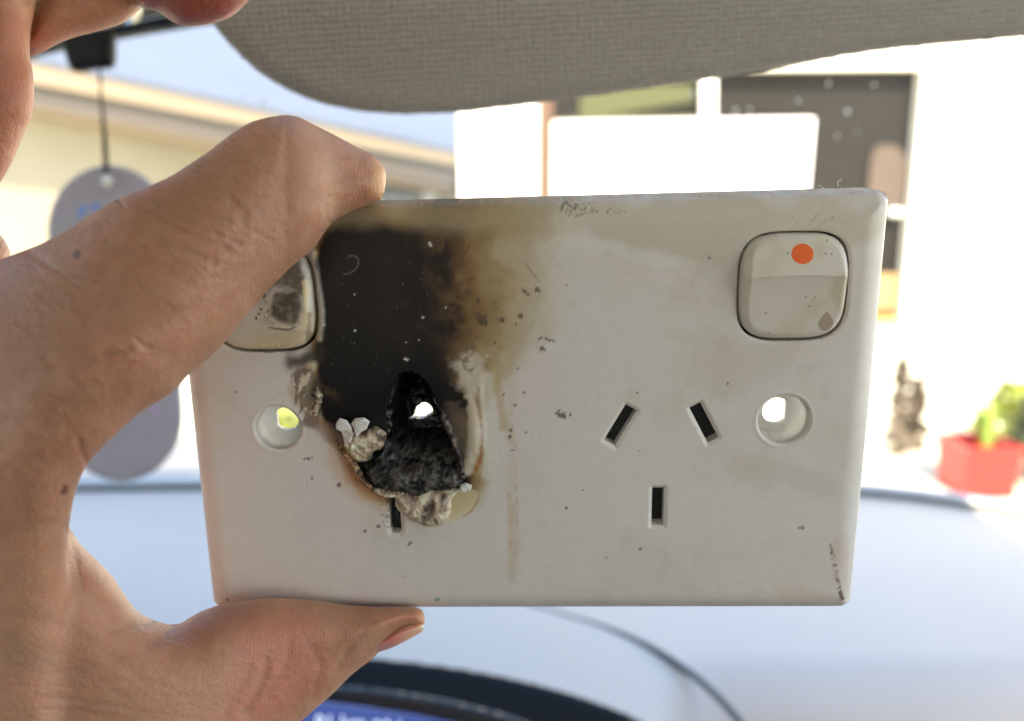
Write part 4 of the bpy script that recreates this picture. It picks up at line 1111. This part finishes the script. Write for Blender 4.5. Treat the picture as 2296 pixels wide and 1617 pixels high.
box('tailgate_blocker', X0 - .05, X1 + .05, -1.2, -1.12, .35, EYE + .02, m_trim, car, .02)  # unseen, added to cut light from behind; window gap sized for it
box('tailgate_blocker', X0 - .05, X1 + .05, -1.2, -1.12, EYE + .15, TOPZ + .02, m_trim, car, .01)
box('head_restraint', -.15, .15, -.64, -.54, 1.13, 1.34, bpy.data.materials['seat_cloth'], car, .05)  # unseen, added to screen the outlet from rear light
box('head_restraint', -.78, -.50, -.64, -.54, 1.13, 1.34, bpy.data.materials['seat_cloth'], car, .05)
for sx in (X0 - .02, X1 - .02): box('quarter_blocker', sx, sx + .04, -1.15, -.42, DZ - .1, TOPZ, m_trim, car, .01)  # unseen, added to shut out light through the rear side windows
# bonnet beyond the glass
Vb = []; nb = 14
for x in np.linspace(-1.15, .5, 20):
    for t in np.linspace(0, 1, nb):
        Vb.append((x, .90 + 1.0 * t, DZ - .035 - .10 * t - .28 * t ** 3 - .10 * ((x + .32) / .8) ** 4))
mesh_np('bonnet', np.array(Vb), [[i * nb + j, i * nb + j + 1, (i + 1) * nb + j + 1, (i + 1) * nb + j] for i in range(19) for j in range(nb - 1)], None, mat('car_paint', (.30, .31, .33), .3, coat=.5), car)
box('car_body', -1.15, .50, .88, 1.95, .25, .62, bpy.data.materials['car_paint'], car, .05)

# ================================================================== tag hanging from the mirror
tagE = empty('air_freshener', at(215, 150, .445).tolist(), 'lilac-grey card air freshener hanging by a black string from the mirror', 'air freshener')
TF = tframe(250, 700, .445, 0, 0)
m_card = mat('lilac_card', hexlin(172, 165, 170), .6, var=.03, var_scale=60)
th = np.linspace(0, math.pi, 18)
cap = [(243 + 138 * math.cos(a) - 0, 517 - 147 * math.sin(a)) for a in th] + [(270 - 138 * math.cos(a), 932 + 148 * math.sin(a)) for a in th]
card = slab('card', TF, cap, .0008, .0024, .0015, m_card, tagE)
prism('printed_stroke', TF.shift(-.0003), [(172, 484), (186, 460), (194, 462), (182, 486)], 0, .0003, mat('blue_print', (.10, .30, .85), .5), card)
prism('printed_stroke', TF.shift(-.0003), [(204, 466), (214, 456), (222, 460), (212, 474)], 0, .0003, bpy.data.materials['blue_print'], card)
prism('printed_stroke', TF.shift(-.0003), [(338, 905), (345, 905), (352, 930), (346, 932)], 0, .0003, mat('pink_print', (.62, .36, .62), .5), card)
m_str = mat('black_string', (.02, .02, .02), .8)
for off in (-1, 1):
    tube('string', [at(222, 140, .425), at(228, 230, .432), at(234 + off * 2, 300, .438), at(237 + off * 4, 360, .442), at(238 + off * 2, 392, .4435)], .0007, m_str, tagE, 6)
def ball(name, c, r, m, par, n=12, sz=1.0):
    V = []; Q = []
    for i in range(n + 1):
        for j in range(2 * n):
            a, b = math.pi * i / n, math.pi * j / n
            V.append((c[0] + r * math.sin(a) * math.cos(b), c[1] + r * math.sin(a) * math.sin(b), c[2] + r * sz * math.cos(a)))
    for i in range(n):
        for j in range(2 * n): Q.append([i * 2 * n + j, i * 2 * n + (j + 1) % (2 * n), (i + 1) * 2 * n + (j + 1) % (2 * n), (i + 1) * 2 * n + j])
    return mesh_np(name, np.array(V), Q, None, m, par)
ball('bead', at(239, 407, .4430), .0028, mat('white_bead', (.8, .78, .7), .3), tagE, sz=1.3)

# ================================================================== outdoors
m_ground = mat('pale_concrete', hexlin(214, 208, 186), .9, bump=[('noise', 30, .3, .01)], var=.10, var_scale=1.2)
g = box('ground', -400, 400, -400, 400, -.3, 0, m_ground); g['kind'] = 'structure'
sdome = None

# cream house on the left, its sloping eave running away from the car
hA, hB = at(80, 300, 7.0), at(1045, 400, 14.0)
def wdir(a, b):
    dvec = (b - a)[:2]; return dvec / np.linalg.norm(dvec)
dv = wdir(hA, hB); yaw = math.degrees(math.atan2(-dv[1], dv[0]))
LF = vframe(80, 300, 7.0, 0)
# frame: U along the wall (world dv), V world up, N away from the viewer
def world_frame(o_w, U_w):
    Uc = np.array([U_w[0], U_w[1] * sp, U_w[1] * cp]); Vc = np.array([0, cp, -sp]); Nc = np.cross(Vc, Uc); Nc = Nc if Nc[2] > 0 else -Nc
    o = np.array(w2c(np.array(o_w)))
    return Frame(o, Uc, Vc, Nc)
LF = world_frame(hA, dv)
cream = empty('cream_house', (float(hA[0]), float(hA[1]), 0), 'long cream rendered house under a tan sloping eave, left beyond the windscreen', 'house')
m_cream = mat('cream_render', hexlin(160, 153, 132), .9, bump=[('noise', 60, .3, .01)], var=.05, var_scale=2)
def wall_from_px(name, fr, px_pts, w0, w1, m, par, drop=True):
    P = fr.poly(px_pts)
    return prism(name, fr, P, w0, w1, m, par, px=False)
gz_ = -(hA[2])                                                     # ground in frame units
def top_eave(fr, pts, extra): return [list(p) for p in fr.poly(pts)]
ev = LF.poly([(77, 215), (1043, 395)]); sl = (ev[1] - ev[0]) / (ev[1][0] - ev[0][0])
L0, L1 = ev[0][0] - 3.0, ev[1][0]
e0, e1 = ev[0][1] + sl[1] * (L0 - ev[0][0]), ev[1][1]
prism('wall', LF, [(L0, e0), (L1, e1), (L1, gz_), (L0, gz_)], 0, .25, m_cream, cream, px=False)
FFr = LF.shift(-.35)
def band(name, p_top, p_bot, w0, w1, m):
    T = FFr.poly(p_top); B = FFr.poly(p_bot)
    def ext(P):
        s_ = (P[1] - P[0]) / (P[1][0] - P[0][0]); a = P[0] - s_ * 2.5; return a, P[1]
    a, b = ext(T); c, d_ = ext(B)
    return prism(name, FFr, [a, b, d_, c], w0, w1, m, cream, px=False)
band('gutter', [(77, 146), (1040, 350)], [(77, 190), (1040, 376)], -.10, .0, mat('tan_gutter', hexlin(164, 145, 120), .5))
band('fascia', [(77, 192), (1040, 378)], [(77, 236), (1040, 430)], -.04, .0, mat('brown_fascia', hexlin(106, 98, 90), .7))
band('soffit', [(77, 236), (1040, 430)], [(77, 246), (1040, 440)], -.02, .34, mat('soffit_board', hexlin(140, 124, 104), .8))
# metal roof rising behind the gutter
gt = FFr.poly([(77, 144), (1040, 349)]); sg = (gt[1] - gt[0]) / (gt[1][0] - gt[0][0]); ga = gt[0] - sg * 3.2; gb = gt[1] + sg * 14
m_roof = mat('blue_grey_roof', hexlin(90, 98, 112), .5, var=.05, var_scale=1.5)
nr = 160; Vr = []; Qr = []
for i in range(nr * 4 + 1):
    t = i / (nr * 4); p = ga + (gb - ga) * t; rib = .03 if i % 4 in (1, 2) else 0
    for (ww, vv) in ((-.12, -.01), (-.12, 0.0), (9.5, 4.3)): Vr.append(FFr.world(p[0], p[1] + vv + (rib if vv >= 0 else 0), ww))
for i in range(nr * 4):
    for j in range(2): Qr.append([i * 3 + j, i * 3 + j + 1, i * 3 + j + 4, i * 3 + j + 3])
mesh_np('roof', np.array(Vr), Qr, None, m_roof, cream, False)
wp = LF.shift(-.06)
prism('downpipe', wp, [(952, 370), (978, 365), (978, 640), (955, 640)], 0, .06, mat('white_pipe', (.75, .75, .74), .5), cream)
prism('window', LF.shift(-.02), [(860, 385), (945, 398), (945, 500), (860, 500)], 0, .05, mat('grey_glass', (.05, .07, .10), .1), cream)

# white house facing the car
RF = vframe(1600, 500, 6.0, 3)
whouse = empty('white_house', (1.4, 6.0, 0), 'white sunlit house wall with large dark window, straight ahead through the windscreen', 'house')
m_white = mat('white_render', hexlin(240, 236, 222), .85, bump=[('noise', 60, .2, .01)])
op = RF.poly([(1200, -60), (2077, 150), (2020, 722), (1212, 722)])
ox0, ox1 = op[[0, 3], 0].mean(), op[[1, 2], 0].mean()
oy1 = RF.poly([(2077, 152)])[0, 1]; oy0 = RF.poly([(2020, 722)])[0, 1]
wl0 = RF.poly([(1032, 400)])[0, 0]; gy0 = float((np.array([0, 0, 0]) - c2w(RF.o))[2]); wr1 = ox1 + 6.0; wt = oy1 + 1.1
prism('wall', RF, [(wl0, gy0), (ox0, gy0), (ox0, wt), (wl0, wt)], 0, .3, m_white, whouse, px=False)
prism('wall', RF, [(ox1, gy0), (wr1, gy0), (wr1, wt), (ox1, wt)], 0, .3, m_white, whouse, px=False)
prism('wall', RF, [(ox0, gy0), (ox1, gy0), (ox1, oy0), (ox0, oy0)], 0, .3, m_white, whouse, px=False)
prism('wall', RF, [(ox0, oy1), (ox1, oy1), (ox1, wt), (ox0, wt)], 0, .3, m_white, whouse, px=False)
prism('roof', RF, [(wl0 - .4, wt), (wr1 + .4, wt), (wr1 + .4, wt + .25), (wl0 - .4, wt + .25)], -.1, 5, mat('metal_roof', (.35, .36, .38), .4), whouse, px=False)
m_pane = mat('dark_window_glass', (.022, .020, .017), .25, spec=.05)
win = prism('window', RF, [(ox0, oy0), (ox1, oy0), (ox1, oy1), (ox0, oy1)], .14, .17, m_pane, whouse, px=False)
m_wf = mat('white_frame', (.80, .78, .72), .5); m_bf = mat('brown_frame', hexlin(84, 58, 36), .6)
prism('frame', RF, RF.poly([(1200, 180), (1240, 180), (1236, 722), (1204, 722)]) * 1.0, .0, .12, m_bf, win, px=False)
P = RF.poly([(1240, 272), (1830, 264), (1800, 600), (1238, 600)])
prism('blind', RF, P, .04, .10, mat('white_panel', (.82, .81, .78), .7), win, px=False)
prism('mullion', RF, RF.poly([(1575, 150), (1607, 150), (1606, 270), (1576, 270)]), .03, .11, m_wf, win, px=False)
prism('sill', RF, [(ox0, oy0 - .03), (ox1, oy0 - .03), (ox1, oy0 + .02), (ox0, oy0 + .02)], -.06, .1, mat('timber_sill', hexlin(210, 170, 100), .6), win, px=False)
# shapes added in place of reflections in the dark glass: ochre, bright, beige, olive
prism('beige_reflection', RF, RF.poly(smooth_poly([(1965, 470), (1960, 400), (1970, 340), (1990, 325), (2030, 330), (2052, 380), (2048, 470)], 3)), .10, .13, mat('reflection_beige', hexlin(74, 62, 52), .8), win, px=False)
prism('pane_reflection', RF, RF.poly([(1940, 618), (2034, 618), (2026, 700), (1940, 700)]), .08, .13, mat('reflection_ochre', hexlin(140, 116, 76), .6), win, px=False)
ball('bright_reflection', RF.world(*[float(a) for a in RF.local(2016, 478)], .07), .055, mat('reflection_white', (.8, .8, .76), .3), win, sz=.5)
prism('green_reflection', RF, RF.poly([(1300, 185), (1562, 185), (1560, 225), (1400, 250), (1300, 262)]), .10, .13, mat('reflection_olive', hexlin(60, 62, 24), .7), win, px=False)
prism('pane_reflection', RF, RF.poly([(1240, 268), (1330, 256), (1570, 258), (1570, 268)]), .10, .13, bpy.data.materials['reflection_olive'], win, px=False)

# red planter and other plants in front of it
pc = onz(np.array([2184]), np.array([1098]), 0.0)[0]
planter = empty('red_planter', pc.tolist(), 'square red plant pot with a spiky green plant, on the pale paving at lower right', 'planter')
m_red = mat('red_glaze', (.40, .016, .010), .35, coat=.2)
def tapered(name, c, b, t, h, m, par, yaw=0.0):
    V = []
    for (s_, z) in ((b, 0), (t, h), (t * 1.07, h), (t * 1.07, h + .03), (t * .92, h + .03), (t * .9, h - .02)):
        for a in (45, 135, 225, 315):
            r = s_ * math.sqrt(2); q = math.radians(a + yaw); V.append((c[0] + r * math.cos(q), c[1] + r * math.sin(q), c[2] + z))
    Q = [[i * 4 + k, i * 4 + (k + 1) % 4, (i + 1) * 4 + (k + 1) % 4, (i + 1) * 4 + k] for i in range(5) for k in range(4)] + [[0, 1, 2, 3], [20, 21, 22, 23]]
    o = mesh_np(name, np.array(V), Q, None, m, par, False)
    md = o.modifiers.new('bevel', 'BEVEL'); md.width = .012; md.segments = 3
    return o
tapered('pot', pc, .098, .104, .17, m_red, planter, 4)
m_leaf = mat('bright_leaf', (.22, .32, .05), .5); m_leaf2 = mat('dull_leaf', (.055, .075, .03), .6); m_leaf4 = mat('brown_leaf', (.20, .16, .11), .6); m_leaf3 = mat('yellow_leaf', (.30, .34, .05), .5)
def leaves(name, c, n, L, wd, m, par, up=1.0, seed=1, joined=None):
    r = random.Random(seed); V = []; Q = []
    for i in range(n):
        a = r.uniform(0, 2 * math.pi); tl = r.uniform(.1, .9) / up; l = L * r.uniform(.6, 1); w_ = wd * r.uniform(.7, 1.2)
        side = np.array([-math.sin(a), math.cos(a), 0]); pts = []
        base = np.array(c) + np.array([r.uniform(-1, 1), r.uniform(-1, 1), 0]) * L * .12
        for t in np.linspace(0, 1, 6):
            p = base + np.array([math.cos(a), math.sin(a), 0]) * l * tl * t + np.array([0, 0, 1]) * l * (t * (1 - .45 * tl * t))
            ww = w_ * math.sin(math.pi * min(1, .15 + .85 * t)) ** .8
            pts.append((p - side * ww, p + side * ww))
        b0 = len(V)
        for p, q in pts: V += [p, q]
        Q += [[b0 + 2 * k, b0 + 2 * k + 1, b0 + 2 * k + 3, b0 + 2 * k + 2] for k in range(5)]
    return mesh_np(name, np.array(V), Q, None, m, par)
leaves('foliage', pc + np.array([0.02, 0, .18]), 26, .20, .012, m_leaf, planter, 1.5, 3)

def shrub(name, label, cat, x, y, h, r, n, m, seed):
    b = onz(np.array([x]), np.array([y]), 0.0)[0]
    e_ = empty(name, b.tolist(), label, cat)
    rr = random.Random(seed); V = []; Q = []
    for i in range(n):
        t = rr.random() ** .8; a = rr.uniform(0, 2 * math.pi); rad = r * (1 - t * .75) * math.sqrt(rr.random())
        p = b + np.array([rad * math.cos(a), rad * math.sin(a), h * (.05 + .95 * t)]); s_ = rr.uniform(.02, .05)
        u_ = np.array([rr.uniform(-1, 1), rr.uniform(-1, 1), rr.uniform(-1, 1)]); u_ /= np.linalg.norm(u_); v_ = np.cross(u_, [rr.random(), .3, rr.random()]); v_ /= np.linalg.norm(v_)
        b0 = len(V); V += [p - u_ * s_, p + v_ * s_ * .5, p + u_ * s_, p - v_ * s_ * .5]; Q.append([b0, b0 + 1, b0 + 2, b0 + 3])
    mesh_np('foliage', np.array(V), Q, None, m, e_)
    tube('stem', [b, b + np.array([.01, 0, h * .5]), b + np.array([.0, .01, h * .9])], [.016, .012, .006], mat(name + '_bark', hexlin(110, 84, 64), .9), e_, 8)
    return e_
shrub('slender_shrub', 'thin brownish dry plant against the white wall, beside the right edge of the outlet', 'shrub', 2006, 1022, .42, .05, 190, m_leaf4, 2)
shrub('low_shrub', 'low brownish leafy plant between the thin dry plant and the red pot', 'shrub', 2046, 1010, .32, .06, 170, m_leaf4, 5)
shrub('garden_bush', 'olive bush right of the red pot, cut off by the frame', 'shrub', 2330, 1090, .55, .16, 600, m_leaf2, 8)
shrub('pale_shrub', 'yellow-green shrub behind the pot plant', 'shrub', 2260, 1010, .30, .20, 260, m_leaf3, 11)
shrub('lime_shrub', 'yellow-green shrub seen through the outlet left screw hole', 'shrub', 640, 1060, .8, .40, 2600, m_leaf3, 21)
